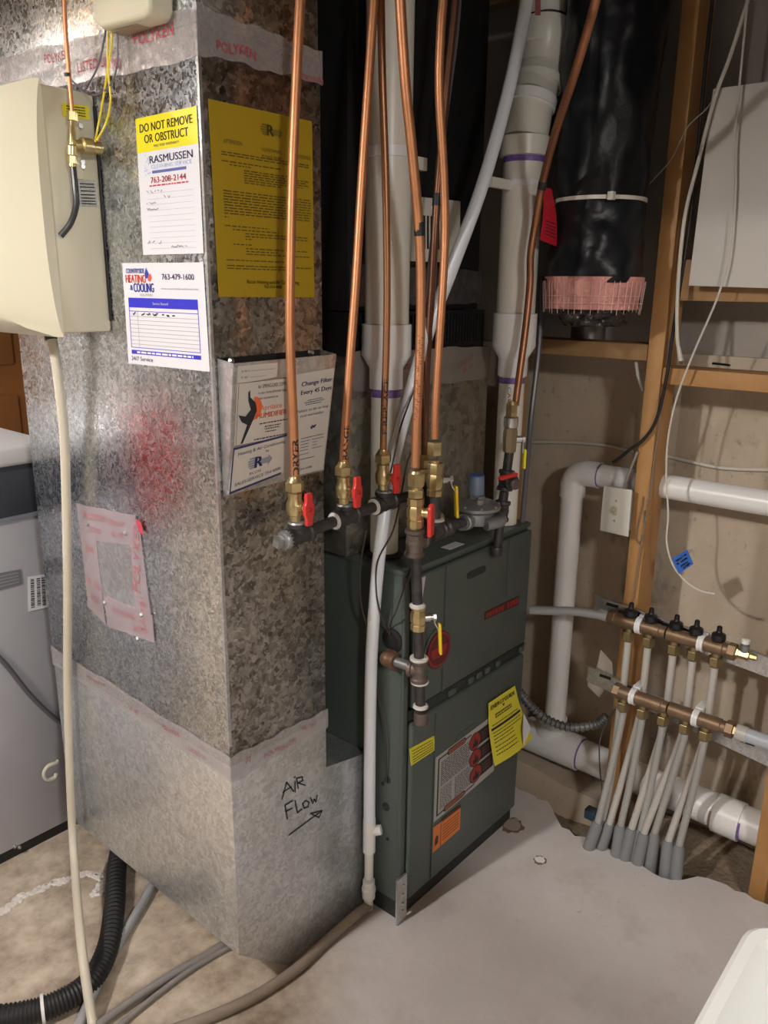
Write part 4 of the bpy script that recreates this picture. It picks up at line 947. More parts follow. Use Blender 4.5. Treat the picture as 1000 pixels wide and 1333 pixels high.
# manifold along the duct
def A(px, py): return at('y', YA, px, py)
c1, c2, c3, c4 = A(388, 697), A(450, 673), A(500, 655), A(553, 640)
for q in (c1, c2, c3, c4): pass
gm = thing('gas_manifold', 'black iron gas manifold pipe with tees and plugged end in front of the duct', 'pipe', tuple(c1))
def teefit(par, c, d, u, r=.0165, L_=.030, up=.024, m=IRON, rim=ALU):
    d = d.normalized(); u = u.normalized(); mb = MB()
    mb.lathe(c-d*L_, d, [(r*.86, 0), (r*1.12, .001), (r*1.12, .008), (r*.95, .011), (r*.95, 2*L_-.011), (r*1.12, 2*L_-.008), (r*1.12, 2*L_-.001), (r*.86, 2*L_)], 20)
    mb.lathe(c, u, [(r*.95, 0), (r*.95, up-.010), (r*1.12, up-.008), (r*1.12, up-.001), (r*.86, up)], 20)
    mb.sphere(c, r*1.02); o = obj('tee', mb, m, par)
    if rim: obj('thread_sealant', MB().lathe(c+u*(up-.0005), u, [(r*1.1, 0), (r*1.0, .003), (r*.72, .005)], 18), rim, o)
    return o
DX = (c3-c1).normalized()
for q in (c1, c2, c3, c4): teefit(gm, q, DX, ZU)
for a, b in ((c1, c2), (c2, c3), (c3, c4)):
    obj('nipple', MB().tube([a+DX*.022, b-DX*.022], .0107, 16), IRON, gm)
    obj('thread_sealant', MB().lathe(b-DX*.033, DX, [(.0109, 0), (.0165, .002), (.0165, .005), (.0109, .006)], 16), SEAL, gm)
mb = MB(); mb.lathe(c1-DX*.030, -DX, [(.0185, -.004), (.0185, .002), (.016, .006), (.0125, .007), (.0115, .010)], 18)
obj('plug_collar', mb, ALU, gm); obj('plug', MB().lathe(c1-DX*.038, -DX, [(.0105, 0), (.0105, .014), (.009, .016)], 4, ph=.5), ALU, gm)

# furnace branch: front column (thick), tee, drop, tee, elbow into cabinet
T4 = at('y', YB_, 540, 706); gb = thing('gas_drop', 'black iron gas drop with tees feeding the left side of the furnace', 'pipe', tuple(at('y', YB_, 545, 935)))
T5 = at('y', .925, 567, 693); T8 = at('y', YR, 655, 652)
tl = at('y', YB_, 545, 868); td = V(T4.x, T4.y, 0)
def onT(py): return at('y', YB_, 541+(py-706)*.03, py)
teefit(gb, T4, ZU, (T5-T4), .0175, .028, .03, IRONBR, None)
obj('nipple', MB().tube([onT(722), onT(790)], .0107, 16), IRON, gb)
obj('thread_sealant', MB().lathe(onT(791), (0, 0, 1), [(.0109, 0), (.016, .002), (.0165, .006), (.0109, .010)], 16), SEAL, gb)
obj('nipple', MB().tube([onT(818), onT(858)], .0107, 16), IRON, gb)
T6 = onT(872); el = at('x', XF-.045, 489, 851)
DY = (el-T6); DY.z = 0
teefit(gb, T6, ZU, DY, .0165, .026, .024, IRONBR, None)
for py in (857, 887): obj('thread_sealant', MB().lathe(onT(py), (0, 0, 1), [(.0185, -.003), (.0195, 0), (.0185, .003)], 18), SEAL, gb)
obj('nipple', MB().tube([onT(886), onT(922)], .0107, 16), IRON, gb)
obj('cap', MB().lathe(onT(942), (0, 0, 1), [(.013, 0), (.0155, .003), (.0155, .024), (.014, .028)], 18), IRONBR, gb)
obj('thread_sealant', MB().lathe(onT(921), (0, 0, 1), [(.012, -.001), (.0162, .001), (.0155, .006), (.0109, .008)], 18), SEAL, gb)
E6 = V(T6.x-.004, gi.y, T6.z)
obj('nipple', MB().tube([T6+(E6-T6).normalized()*.018, E6], .0107, 16), ALU, gb)
mb = MB(); mb.sphere(E6, .0175, n=16); mb.lathe(E6, T6-E6, [(.0165, 0), (.0165, .012), (.019, .013), (.019, .022), (.015, .023)], 18); mb.lathe(E6, (1, 0, .0), [(.0165, 0), (.0165, .012), (.019, .013), (.019, .020), (.015, .021)], 18)
obj('elbow', mb, mat('rusty_iron', (.20, .11, .065), .55, .5, (60, .6, (.12, .07, .05))), gb)
obj('nipple', MB().tube([E6+V(.016, 0, 0), V(XF+.02, gi.y, E6.z)], .0107, 16), SEAL, gb)
def lever_valve(b, label, hd, s=1., grip=YELPL, m=BRASS, name='gas_valve', ang=0, ht=.06):
    """larger ball valve, hex ends, stem with steel lever hanging down with a vinyl grip; hd = stem direction"""
    t = thing(name, label, 'valve', tuple(b), 'lever ball valves'); Z = V(0, 0, 1); hd = Vector(hd).normalized(); X = hd.cross(Z)
    mb = MB(); mb.lathe(b, Z, [(.0155*s, 0), (.0165*s, .002), (.0165*s, .012), (.0145*s, .014), (.0175*s, .022), (.0175*s, .036), (.0145*s, .044), (.0165*s, .046), (.0165*s, ht-.002), (.0155*s, ht)], 8)
    obj('body', mb, m, t, ang=25)
    c = b+Z*ht*.48
    obj('stem', MB().lathe(c, hd, [(.009, .012), (.009, .024), (.006, .025), (.006, .032)], 12), STEEL, t)
    q = c+hd*.030
    obj('stem_nut', MB().lathe(q, hd, [(.0085, 0), (.0085, .006)], 6), STEEL, t)
    L_ = [q+hd*.001, q+hd*.004-Z*.014+X*.002, q+hd*.014-Z*.03+X*.004, q+hd*.016-Z*.07+X*.006]
    lv = MB()
    for a, b2 in zip(L_, L_[1:]):
        d_ = (b2-a); ln = d_.length; d_.normalize(); lv.obox((a+b2)/2, X, d_, X.cross(d_), (.011, ln+.002, .0025))
    o = obj('lever', lv, STEEL, t, bevel=.0006)
    a = L_[2]; e = L_[3]; d_ = (e-a).normalized()
    obj('grip', MB().obox((a+e)/2-d_*.006+V(0, 0, -.002), X, d_, X.cross(d_), (.0145, .066, .006)), grip, o, bevel=.0025, seg=3)
    return t
# shutoff on the drop
lever_valve(onT(820), 'brass ball valve with yellow lever on the furnace gas drop', (.75, -.66, 0), .95, ht=.055)
# front column valves (stacked brass) with red lever
bq = at('y', YB_, 540.5, 690)
t = thing('gas_valve', 'stacked brass gas valve with large red lever above the furnace drop', 'valve', tuple(bq), 'lever ball valves')
mb = MB(); Z = ZU
obj('body', MB().lathe(bq, Z, [(.012, 0), (.0125, .006), (.0165, .007), (.0165, .020), (.0145, .022), (.0175, .030), (.0175, .042), (.0145, .049), (.0165, .051), (.0165, .064)], 8), BRASS, t, ang=25)
mb = MB(); hexp(mb, bq+Z*.065, Z, .0155, .016); mb.lathe(bq+Z*.081, Z, [(.012, 0), (.012, .006)], 16); hexp(mb, bq+Z*.087, Z, .017, .026); mb.lathe(bq+Z*.113, Z, [(.0155, 0), (.013, .005), (.010, .006)], 16); obj('flare_nut', mb, BRASS, t)
hq = bq+Z*.036; hd = V(.35, -.94, 0).normalized()
obj('stem', MB().lathe(hq, hd, [(.009, .010), (.009, .020), (.011, .021), (.011, .030)], 14), BRASS, t)
X = hd.cross(Z); P = []
for i in range(11):
    a = math.pi*i/10; P.append(hq+hd*.027+X*.013*math.cos(a)+Z*(.008+.012*math.sin(a)))
P += [hq+hd*.027-X*.013-Z*.02, hq+hd*.027-X*.011-Z*.045, hq+hd*.027+X*.011-Z*.045, hq+hd*.027+X*.013-Z*.02]
obj('handle', MB().prism(P, hd*.009), REDPL, t, bevel=.003, seg=3)
# branch toward the regulator
br = thing('gas_branch', 'black iron gas branch running along the furnace top to the regulator', 'pipe', tuple(T5))
DB = (T8-T4); DB = V(DB.x, DB.y, 0).normalized()
teefit(br, T5, DB, ZU, .0165, .026, .026, IRON, SEAL)
obj('nipple', MB().tube([T4+DB*.02, T5-DB*.02], .0107, 16), IRON, br)
obj('nipple', MB().tube([T5+ZU*.02, at('y', .925, 566.5, 645)], .0107, 16), IRON, br)
obj('elbow', MB().tube([T5+V(0, .018, 0), V(T5.x, YA-.05, T5.z), V(T5.x+.02, YA-.02, T5.z+.01), V(c4.x, YA-.017, c4.z)], .0135, 14), IRON, br)
n1 = T5+DB*.022; n2 = T5+DB*.075
obj('nipple', MB().tube([n1, n2], .0107, 16), IRON, br)
obj('union', MB().lathe(T5+DB*.032, DB, [(.015, 0), (.019, .004), (.019, .018), (.015, .022)], 8), IRON, br)
obj('union_nut', MB().lathe(T5+DB*.030+V(.0, .03, .012), DB, [(.012, 0), (.019, .004), (.019, .020), (.014, .028)], 8), BRASS, br)
lever_valve(at('y', .925, 566, 645), 'brass ball valve with yellow lever beside the regulator', (.85, -.53, 0), 1.0, ht=.066)
t = obj('flare_nut', hexp(MB(), at('y', .925, 565.8, 592), ZU, .0155, .026).lathe(at('y', .925, 565.8, 599), ZU, [(.010, -.02), (.010, 0)], 12), BRASS, br)
# regulator
rc = at('y', .955, 621, 662)
rg = thing('gas_regulator', 'round grey cast gas regulator with capped vent above the furnace top', 'regulator', tuple(rc-V(0, 0, .03)))
obj('lower_body', MB().lathe(rc-V(0, 0, .036), ZU, [(.018, 0), (.034, .004), (.040, .016), (.040, .030), (.046, .034)], 28), ALU, rg)
obj('diaphragm_case', MB().lathe(rc, ZU, [(.050, 0), (.052, .002), (.052, .008), (.050, .010), (.036, .018), (.018, .024), (.016, .030)], 32), ALU, rg)
for i in range(8):
    a = 2*math.pi*i/8; obj('screw', MB().lathe(rc+V(.047*math.cos(a), .047*math.sin(a), .008), ZU, [(.004, 0), (.004, .005)], 6), STEEL, rg)
obj('spring_tower', MB().lathe(rc+V(.012, .012, .020), ZU, [(.0185, 0), (.0170, .046), (.0165, .052), (.014, .053)], 24), mat('regulator_blue_grey', (.22, .27, .36), .45, .3), rg)
obj('tower_rim', MB().lathe(rc+V(.012, .012, .070), ZU, [(.0168, 0), (.0168, .003)], 24), mat('rim_blue', (.08, .14, .42), .4), rg)
obj('vent_plug', MB().lathe(rc+V(-.02, -.02, .016), ZU, [(.009, 0), (.009, .012), (.005, .013), (.005, .018)], 8), ALU, rg)
for s_ in (-1, 1):
    obj('port', MB().lathe(rc+DB*s_*.036-V(0, 0, .020), DB*s_, [(.019, 0), (.019, .016), (.016, .018), (.016, .03)], 12), ALU, rg)
obj('port_arm', MB().tube(cr([rc-DB*.03+V(.01, -.035, -.026), rc+V(.02, -.05, -.022), rc+DB*.05+V(0, -.02, -.02)], 6), .014, 12), ALU, rg)
obj('nipple', MB().tube([n2, rc-DB*.05-V(0, 0, .020)], .0107, 14), IRON, br)
obj('nipple', MB().tube([rc+DB*.05-V(0, 0, .020), T8], .0107, 14), IRON, br)
# right riser
def R8(px, py): return at('y', YR, px, py)
def r8(py): return R8(655+(652-py)*.128, py)
rs = thing('gas_riser', 'black iron gas riser with drip leg at the furnace top right corner', 'pipe', tuple(r8(722)))
for py, u in ((665, -DB), (625, V(-.35, -.9, 0))): teefit(rs, r8(py), (r8(600)-r8(700)), u, .016, .024, .026, IRON, None)
obj('nipple', MB().tube([r8(585), r8(613)], .0107, 16), IRON, rs); obj('nipple', MB().tube([r8(640), r8(655)], .0107, 16), IRON, rs)
obj('nipple', MB().tube([r8(682), r8(712)], .0107, 16), IRON, rs)
obj('cap', MB().lathe(r8(723), ZU, [(.013, 0), (.015, .003), (.015, .018), (.013, .022)], 18), IRON, rs)
b8 = r8(588); t = thing('gas_valve', 'chrome and brass ball valve with yellow grip below the slanting copper line', 'valve', tuple(b8), 'lever ball valves')
obj('body', MB().lathe(b8, ZU, [(.0145, 0), (.0155, .018), (.0165, .026), (.0165, .044), (.0145, .054)], 8), mat('dull_brass', (.34, .29, .19), .4, .85), t, ang=25)
mb = MB(); mb.lathe(b8+ZU*.055, ZU, [(.015, 0), (.0165, .003), (.0165, .022), (.014, .025)], 18); obj('collar', mb, STEEL, t)
obj('flare_nut', hexp(MB(), b8+ZU*.080, ZU, .0140, .026).lathe(b8+ZU*.106, ZU, [(.012, 0), (.009, .008)], 12), BRASS, t)
hd = V(.75, -.66, 0); q = b8+ZU*.028
obj('stem', MB().lathe(q, hd, [(.008, .01), (.008, .026), (.010, .027), (.010, .033)], 10), STEEL, t)
lv = MB(); X = hd.cross(ZU)
lv.obox(q+hd*.03+V(0, 0, -.015), X, ZU, hd, (.010, .034, .003)); o = obj('lever', lv, STEEL, t)
obj('grip', MB().obox(q+hd*.036+V(0, 0, -.045), X, ZU, hd, (.013, .045, .006)), STKYEL, o, bevel=.002)
# red knob of the regulator line
kb = r8(626)+V(-.35, -.9, 0)*.03
t = thing('gas_valve', 'small valve with flat red lever on the tee right of the regulator', 'valve', tuple(kb), 'small brass gas valves')
obj('body', MB().lathe(r8(626)+V(-.35, -.9, 0)*.012, V(-.35, -.9, 0), [(.013, 0), (.013, .026), (.009, .03)], 12), IRONBR, t)
kp = r8(626)+V(-.35, -.9, 0)*.03
obj('handle', MB().obox(kp+V(-.018, .004, .019), V(-.95, .3, -.1).normalized(), V(.3, .95, 0).normalized(), V(0, 0, 1), (.05, .014, .008)), REDPL, t, bevel=.003, seg=3)

# ------------------------------------------------------------------ condensate tube and its fittings at the furnace side
P = [at('y', .985, 700, -90), at('y', .985, 686, 0), at('y', .985, 664, 110), at('y', .985, 630, 235), at('y', .985, 590, 345), at('y', 1.0, 558, 430), at('y', 1.018, 530, 530), at('y', 1.026, 508, 620), at('x', XF-.030, 494, 720), at('x', XF-.026, 485, 830), at('x', XF-.024, 482, 930), at('x', XF-.022, 481, 1068)]
tag(obj('condensate_tube', MB().tube(cr(P, 7), [.0135]*(7*(len(P)-1)+1), 14), HOSEW), 'pale translucent drain tube sweeping from the ceiling down the furnace side', 'tube')
fb = at('x', XF-.022, 481, 1068); fb2 = at('x', XF-.022, 480, 1165)
ct = thing('condensate_fittings', 'white plastic tee and adapter at the lower left furnace side', 'fitting', (fb2.x, fb2.y, fb2.z))
def cf(py): return at('x', XF-.022, 481-(py-1068)*.01, py)
obj('tee', MB().tube([cf(1066), cf(1108)], .0145, 18).lathe(cf(1082)+V(0, 0, 0), V(.55, -.8, .25), [(.012, 0), (.012, .028), (.009, .029)], 14), PVCW, ct)
obj('pipe', MB().tube([cf(1106), cf(1142)], .0105, 16), PVC, ct)
obj('adapter', MB().lathe(cf(1168), ZU, [(.013, 0), (.0155, .001), (.0155, .018), (.017, .019), (.017, .028), (.0145, .03), (.0145, .048)], 12), PVCW, ct)
obj('lower_pipe', MB().tube([cf(1166), cf(1182)], .0105, 16), PVC, ct)
P = [cf(1178), at('z', .02, 462, 1192), at('z', .012, 425, 1225), at('z', .012, 385, 1262), at('z', .012, 330, 1298), at('z', .012, 270, 1325), at('z', .012, 210, 1345), at('z', .012, 150, 1360)]
tag(obj('floor_hose', MB().tube(cr(P, 7), .0115, 12), HOSETAN), 'dusty tan hose lying on the floor along the boot, from the white adapter', 'hose', 'hoses on the floor')
tag(obj('floor_hose', MB().tube(cr([at('z', .014, 330, 1205), at('z', .012, 270, 1242), at('z', .012, 225, 1268), at('z', .012, 175, 1300), at('z', .012, 125, 1336)], 6), .0085, 12), HOSEDUST), 'dusty grey hose coming out under the boot, upper one of a close pair', 'hose', 'hoses on the floor')
tag(obj('floor_hose', MB().tube(cr([at('z', .009, 335, 1215), at('z', .008, 285, 1240), at('z', .008, 240, 1268), at('z', .008, 190, 1306), at('z', .008, 150, 1340)], 6), .006, 12), HOSEDUST), 'dusty grey hose coming out under the boot, thinner lower one of a close pair', 'hose', 'hoses on the floor')
tag(obj('floor_hose', MB().tube(cr([at('z', .012, 205, 1140), at('z', .012, 183, 1180), at('z', .012, 158, 1222), at('z', .012, 130, 1275), at('z', .012, 100, 1340)], 6), .0105, 12), GREYPEX), 'grey hose on the floor right beside the black corrugated hose', 'hose', 'hoses on the floor')
P = cr([at('z', .03, 160, 1085), at('z', .028, 152, 1130), at('z', .026, 149, 1180), at('z', .026, 140, 1235), at('z', .026, 115, 1280), at('z', .026, 70, 1308), at('z', .026, 20, 1322), at('z', .026, -50, 1330)], 40)
R_ = [.0245 if (i % 4) < 2 else .0215 for i in range(len(P))]
bh = tag(obj('drain_hose', MB().tube(P, R_, 14), BLKRUB, ang=80), 'black corrugated drain hose curving across the floor from under the boot', 'hose')
q = at('z', .026, 55, 1313)
obj('cable_tie', MB().lathe(q-V(.002, 0, 0), at('z', .026, 70, 1308)-q, [(.0262, 0), (.0275, 0), (.0275, .006), (.0262, .006)], 18), PVCW, bh)
# thermostat and control wires at the furnace
TW = mat('brown_wire', (.05, .035, .03), .5)
def w2(pts, label, r=.0018, m=TW, grp='furnace control wires', name='control_wire'):
    return tag(obj(name, MB().tube(cr([at(*p) for p in pts], 6), r, 7), m), label, 'wire', grp)
w2([('y', .995, 562, 430), ('y', .995, 553, 470), ('y', .995, 540, 505), ('y', .995, 522, 555), ('y', .995, 512, 600), ('y', .995, 505, 630)], 'black wire lying along the pale tube by the left vent pipe')
w2([('y', .99, 545, 570), ('y', .99, 531, 600), ('y', .99, 523, 640), ('y', .99, 512, 690), ('x', XF-.045, 492, 730), ('x', XF-.045, 490, 770), ('x', XF-.03, 496, 800), ('x', XF-.004, 507, 826)], 'black wire looping in front of the pale tube to the furnace side')
w2([('y', 1.02, 477, 690), ('x', XF-.05, 469, 740), ('x', XF-.04, 471, 790), ('x', XF-.02, 485, 840), ('x', XF-.012, 492, 900), ('x', XF-.01, 502, 960), ('x', XF-.006, 503, 1000), ('x', XF-.004, 503, 1018)], 'thin brown wire hanging down the furnace side behind the elbow')
w2([('y', .965, 537, 735), ('y', .965, 528, 760), ('y', .965, 516, 795), ('x', XF-.012, 508, 812), ('x', XF-.003, 508, 826)], 'thin grey wire slanting from the gas tee into the furnace side hole')
w2([('y', 1.05, 548, 500), ('y', 1.05, 552, 420), ('y', 1.05, 560, 330), ('y', 1.05, 578, 180), ('y', 1.05, 596, 40), ('y', 1.05, 602, -60)], 'grey wire bundle rising behind the copper lines', .003, WIREG)
# ================================================================== RIGHT SIDE: WRAPPED DUCT
FC = V(1.738, .866, 0)
def fz(py): return zat(FC, py)
fd = thing('insulated_duct', 'flexible duct wrapped in black plastic with pink insulation showing at its lower end', 'duct', (FC.x, FC.y, fz(425)))
def wob(z0, z1, r0, r1, n=22, k=36, amp=.006, seed=1, lean=0.0):
    rr = random.Random(seed); rings = []; ph = [rr.uniform(0, 6) for _ in range(6)]
    for i in range(n+1):
        t = i/n; z = z0+(z1-z0)*t; r_ = r0+(r1-r0)*t; ring = []
        for j in range(k):
            a = 2*math.pi*j/k
            d_ = amp*(math.sin(3*a+ph[0]+5*t)+.7*math.sin(7*a+ph[1]-9*t)+.6*math.sin(5*a+ph[2]+17*t))+rr.uniform(-.0015, .0015)
            ring.append(V(FC.x+(r_+d_)*math.cos(a)+lean*t, FC.y+(r_+d_)*math.sin(a), z))
        rings.append(ring)
    return rings
za, zb_ = fz(368), fz(262)
mb = MB(); loft(mb, wob(za, zb_-.006, .106, .093, 14, seed=1, amp=.0035)); loft(mb, wob(zb_+.006, 2.08, .093, .110, 30, seed=2, lean=.02, amp=.0035)); loft(mb, wob(zb_-.007, zb_+.007, .0905, .0905, 2, seed=1, amp=.002), False, False)
obj('jacket', mb, BLKWRAP, fd, ang=70)
ins = obj('insulation', loft(MB(), wob(fz(402), za+.012, .102, .110, 6, seed=3, amp=.003)), PINK, fd, ang=70)
mb = MB(); rr = random.Random(8)
for j in range(44):
    a = 2*math.pi*j/44+rr.uniform(-.03, .03); zz = fz(402)-rr.uniform(0, .012); q = lambda r_, z: V(FC.x+r_*math.cos(a), FC.y+r_*math.sin(a), z)
    mb.tube([q(.1075, zz), q(.1125, za-.004), q(.1125, za+.003)], .0006, 4)
for zz in (fz(385), fz(394)): mb.tube([V(FC.x+.1105*math.cos(2*math.pi*j/40), FC.y+.1105*math.sin(2*math.pi*j/40), zz) for j in range(41)], .0006, 4)
o = obj('scrim_threads', mb, mat('scrim', (.75, .55, .5), .7), ins); o['kind'] = 'stuff'
obj('inner_liner', loft(MB(), wob(fz(424), fz(398), .062, .085, 6, seed=5, amp=.008)), mat('dark_clear_liner', (.035, .028, .028), .18, 0, None, (30, 1, .012)), fd, ang=70)
obj('cable_tie', MB().lathe((FC.x+.004, FC.y, zb_-.004), ZU, [(.0935, 0), (.0985, 0), (.0985, .008), (.0935, .008)], 40).box((FC.x-.085, FC.y-.07, zb_-.007), (FC.x-.072, FC.y-.058, zb_+.009)), PVC, fd)
fdl = V(1.93, 1.02, 0)
tag(obj('gas_flue', MB().tube([V(1.998, 1.0, 1.275), V(1.998, 1.0, 2.08)], .045, 20), mat('galvanized_flue', (.30, .28, .26), .4, .8)), 'grey metal flue standing in the dark behind the black wrapped duct', 'pipe')

# ================================================================== WHITE DRAIN PIPE ON THE WALL
XP = 1.945
a0 = at('x', XP, 742, 646); z1_ = at('x', XP, 775, 617).z-.002; yv = at('x', XP, 733, 800).y; zl = .122
dp = thing('drain_pipe', 'white plastic drain pipe with elbow and tee running along the concrete wall', 'pipe', (XP, yv, 0))
obj('upper_run', MB().tube([V(XP, yv-.07, z1_), V(XP, -.6, z1_+.004)], .0302, 26), PVCW, dp)
el = [V(XP, yv, z1_-.062), V(XP, yv, z1_-.035), V(XP, yv-.010, z1_-.012), V(XP, yv-.035, z1_), V(XP, yv-.072, z1_)]
obj('elbow', MB().tube([V(XP, yv, z1_-.07), V(XP, yv, z1_-.03)], .0345, 26).tube([V(XP, yv-.032, z1_), V(XP, yv-.076, z1_)], .0345, 26).tube(cr(el, 5), .0335, 26), PVCW, dp)
obj('primer_ring', MB().tube([V(XP, yv-.0765, z1_), V(XP, yv-.079, z1_)], .0318, 24), PURPLE, dp)
obj('riser', MB().tube([V(XP, yv, zl+.06), V(XP, yv, z1_-.062)], .0302, 26), PVCW, dp)
obj('tee', MB().tube([V(XP, yv+.085, zl), V(XP, yv-.09, zl)], .0505, 28).tube([V(XP, yv, zl+.02), V(XP, yv, zl+.085)], .0355, 26).tube([V(XP, yv+.02, zl+.02), V(XP, yv+.004, zl+.062)], .043, 26), PVCW, dp)
obj('lower_run', MB().tube([V(XP, yv-.07, zl), V(XP, -.6, zl-.02)], .0445, 28), PVCW, dp)
obj('lower_run', MB().tube([V(XP, yv+.07, zl), V(XP, 2.05, zl+.004)], .0445, 28), PVC, dp)
for y_ in (yv-.092, yv+.087): obj('primer_ring', MB().tube([V(XP, y_, zl), V(XP, y_-.004, zl)], .046, 26), PURPLE, dp)
yc_ = at('x', XP-.04, 945, 1065).y
cp = obj('coupling', MB().tube([V(XP, yc_+.035, zl-.008), V(XP, yc_-.03, zl-.009)], .0505, 28), PVCW, dp)
obj('primer_ring', MB().tube([V(XP, yc_-.0305, zl-.009), V(XP, yc_-.036, zl-.009)], .0458, 26), PURPLE, dp)
obj('primer_ring', MB().tube([V(XP, yc_+.042, zl-.008), V(XP, yc_+.0352, zl-.008)], .0458, 26), mat('primer_brown', (.45, .38, .30), .5), dp)

# ================================================================== SWITCH BOX AND CABLES
xs = XS-.012
k = cardpx('x', xs-.012, [(787, 632), (824, 637.5), (819, 698.5), (782, 690)])
sb = thing('switch_box', 'cream wall switch plate beside the stud below the white drain pipe', 'switch', tuple(at('x', xs, 802, 698)))
obj('cover_plate', k.sheet(MB(), .005), mat('switch_plate', (.66, .65, .58), .4), sb, bevel=.0018)
obj('box', Card([k.p(.1, .08), k.p(.9, .08), k.p(.9, .92), k.p(.1, .92)]).sheet(MB(), .04, lift=-.041), mat('box_blue_grey', (.3, .3, .3), .5), sb)
c = k.p(.48, .5, .005)
obj('toggle', MB().obox(c, V(0, -1, 0), V(0, 0, 1), V(-1, 0, 0), (.009, .022, .006)).obox(c+V(-.007, 0, .004), V(0, -1, 0), V(-.5, 0, .86), V(-.86, 0, -.5), (.006, .012, .010)), mat('ivory_toggle', (.50, .46, .30), .4), sb, bevel=.001)
for v in (.28, .72): obj('screw', MB().lathe(k.p(.48, v, .005), (-1, 0, 0), [(.003, 0), (.002, .0015)], 8), STEEL, sb)
def cab(pts, label, r, m, val, name='cable', n=8):
    P = [at('x', val if len(p) < 3 else p[2], p[0], p[1]) for p in pts]
    return tag(obj(name, MB().tube(cr(P, 7), r, n), m), label, 'cable', 'cables on the right wall'), P
o, P = cab([(995, -70), (974, 0), (950, 75), (930, 130), (908, 215), (893, 275), (886, 330), (882, 390), (882, 440), (886, 467)], 'thick white cable hanging down with its cut end above the pine block', .0042, WIREW, XS-.024)
obj('cable_end', MB().tube([at('x', XS-.024, 883.5, 452), at('x', XS-.024, 886.5, 470)], [.0046, .0058], 8), WIREW, o)
obj('cable_core', MB().tube([at('x', XS-.024, 886.5, 469), at('x', XS-.024, 887, 474)], .003, 8), COPDARK, o)
o, P = cab([(978, -60), (972, 15), (963, 110), (956, 190), (955, 250), (949, 330), (935, 385), (905, 455), (882, 515), (870, 570), (867.5, 620), (870, 670), (868, 705), (876, 735), (893, 757), (912, 769), (930, 773)], 'thin white cable hanging in a long curve with a blue tape flag', .0024, WIREW, XS-.032)
fl = tag(obj('tape_flag', Card([at('x', XS-.034, *p) for p in [(875, 727), (895, 715.5), (903, 734), (884, 747)]]).sheet(MB(), .0012), BLUETAPE), 'blue tape flag with handwriting on the thin white cable', 'tag')
k = Card([at('x', XS-.036, *p) for p in [(875, 727), (895, 715.5), (903, 734), (884, 747)]]); mb = MB()
for i, (v, u0, u1) in enumerate([(.25, .12, .55), (.2, .6, .9), (.45, .15, .3), (.45, .4, .85), (.68, .3, .8), (.85, .4, .9)]): scribble(k, mb, u0, u1, v, .05, 30+i, .002, .05)
obj('handwriting', mb, INKBLK, fl, flat=True)
cab([(990, -40), (968, 30), (945, 90), (925, 135), (898, 162), (885, 185), (872, 210), (845, 240)], 'thin grey wire slanting behind the thick white cable to the wrapped duct', .0014, mat('pale_grey_wire', (.30, .29, .26), .5), XS-.018)
cab([(930, -20), (918, 90), (909, 190), (898, 290), (886, 370), (878, 420), (868, 490), (855, 545), (838, 572), (818, 587), (806, 597), (798, 602)], 'black coaxial cable crossing the stud and ending above the drain pipe elbow', .0040, BLKRUB, XS-.012)
cab([(690, 575.5), (740, 576), (790, 580), (825, 588)], 'white cable running along the concrete wall left of the stud', .0042, WIREW, XW-.006)
cab([(862, 592), (890, 599), (930, 608), (965, 611), (1010, 612)], 'white cable running along the concrete wall right of the stud', .0042, WIREW, XW-.006)
cab([(828, 471, XS+.03), (831, 490, XS+.03), (837, 508, XS+.05)], 'short white cable dropping under the pine block left of the stud', .004, WIREW, XS+.03)
cab([(812, 636), (818, 618), (826, 598), (830, 588)], 'grey cable leaving the top of the switch plate', .003, mat('grey_cable', (.34, .32, .29), .5), XS-.006)
cab([(872, 440), (866, 500), (855, 580), (846, 640), (838, 690), (832, 730), (825, 775), (822, 785)], 'thin grey wire running down the stud to the brass manifold', .0014, mat('thin_grey_wire', (.20, .18, .16), .5), XS-.006)
cab([(838, 646), (836, 660), (831, 680), (828, 700), (833, 707), (838, 690), (839, 665)], 'small loop of thin wire hanging on the stud beside the switch plate', .0012, mat('loop_wire', (.14, .12, .11), .5), XS-.005)
cab([(805, 918), (790, 940), (781, 965), (781, 1000), (784, 1030), (782, 1048), (776, 1060)], 'thin dark wire dropping along the stud foot to the blue box', .0018, WIREG, XS-.01)
tag(obj('clear_tube', MB().tube(cr([at('y', 1.02, 706, 360), at('y', 1.0, 702, 450), at('y', .99, 692, 540), at('y', .985, 687, 600), at('y', .98, 680, 680)], 7), .0065, 10), mat('smoky_tube', (.12, .115, .13), .25)), 'smoky clear tube hanging beside the right vent pipe', 'tube')
tag(obj('cable_clip', MB().tube(cr([at('z', 1.256, 928, 473), at('z', 1.256, 938, 474), at('z', 1.256, 950, 475.5)], 3), [.003]*7, 6), BLKPL), 'small black clip lying on the pine block', 'clip')
bx_ = at('x', XS-.03, 770, 1060)
tag(obj('junction_box', MB().box((bx_.x-.012, bx_.y-.017, bx_.z-.014), (bx_.x+.016, bx_.y+.017, bx_.z+.016)), mat('dusty_blue', (.05, .10, .16), .5), bevel=.004, seg=3), 'small blue box at the foot of the stud behind the grey sleeves', 'box')
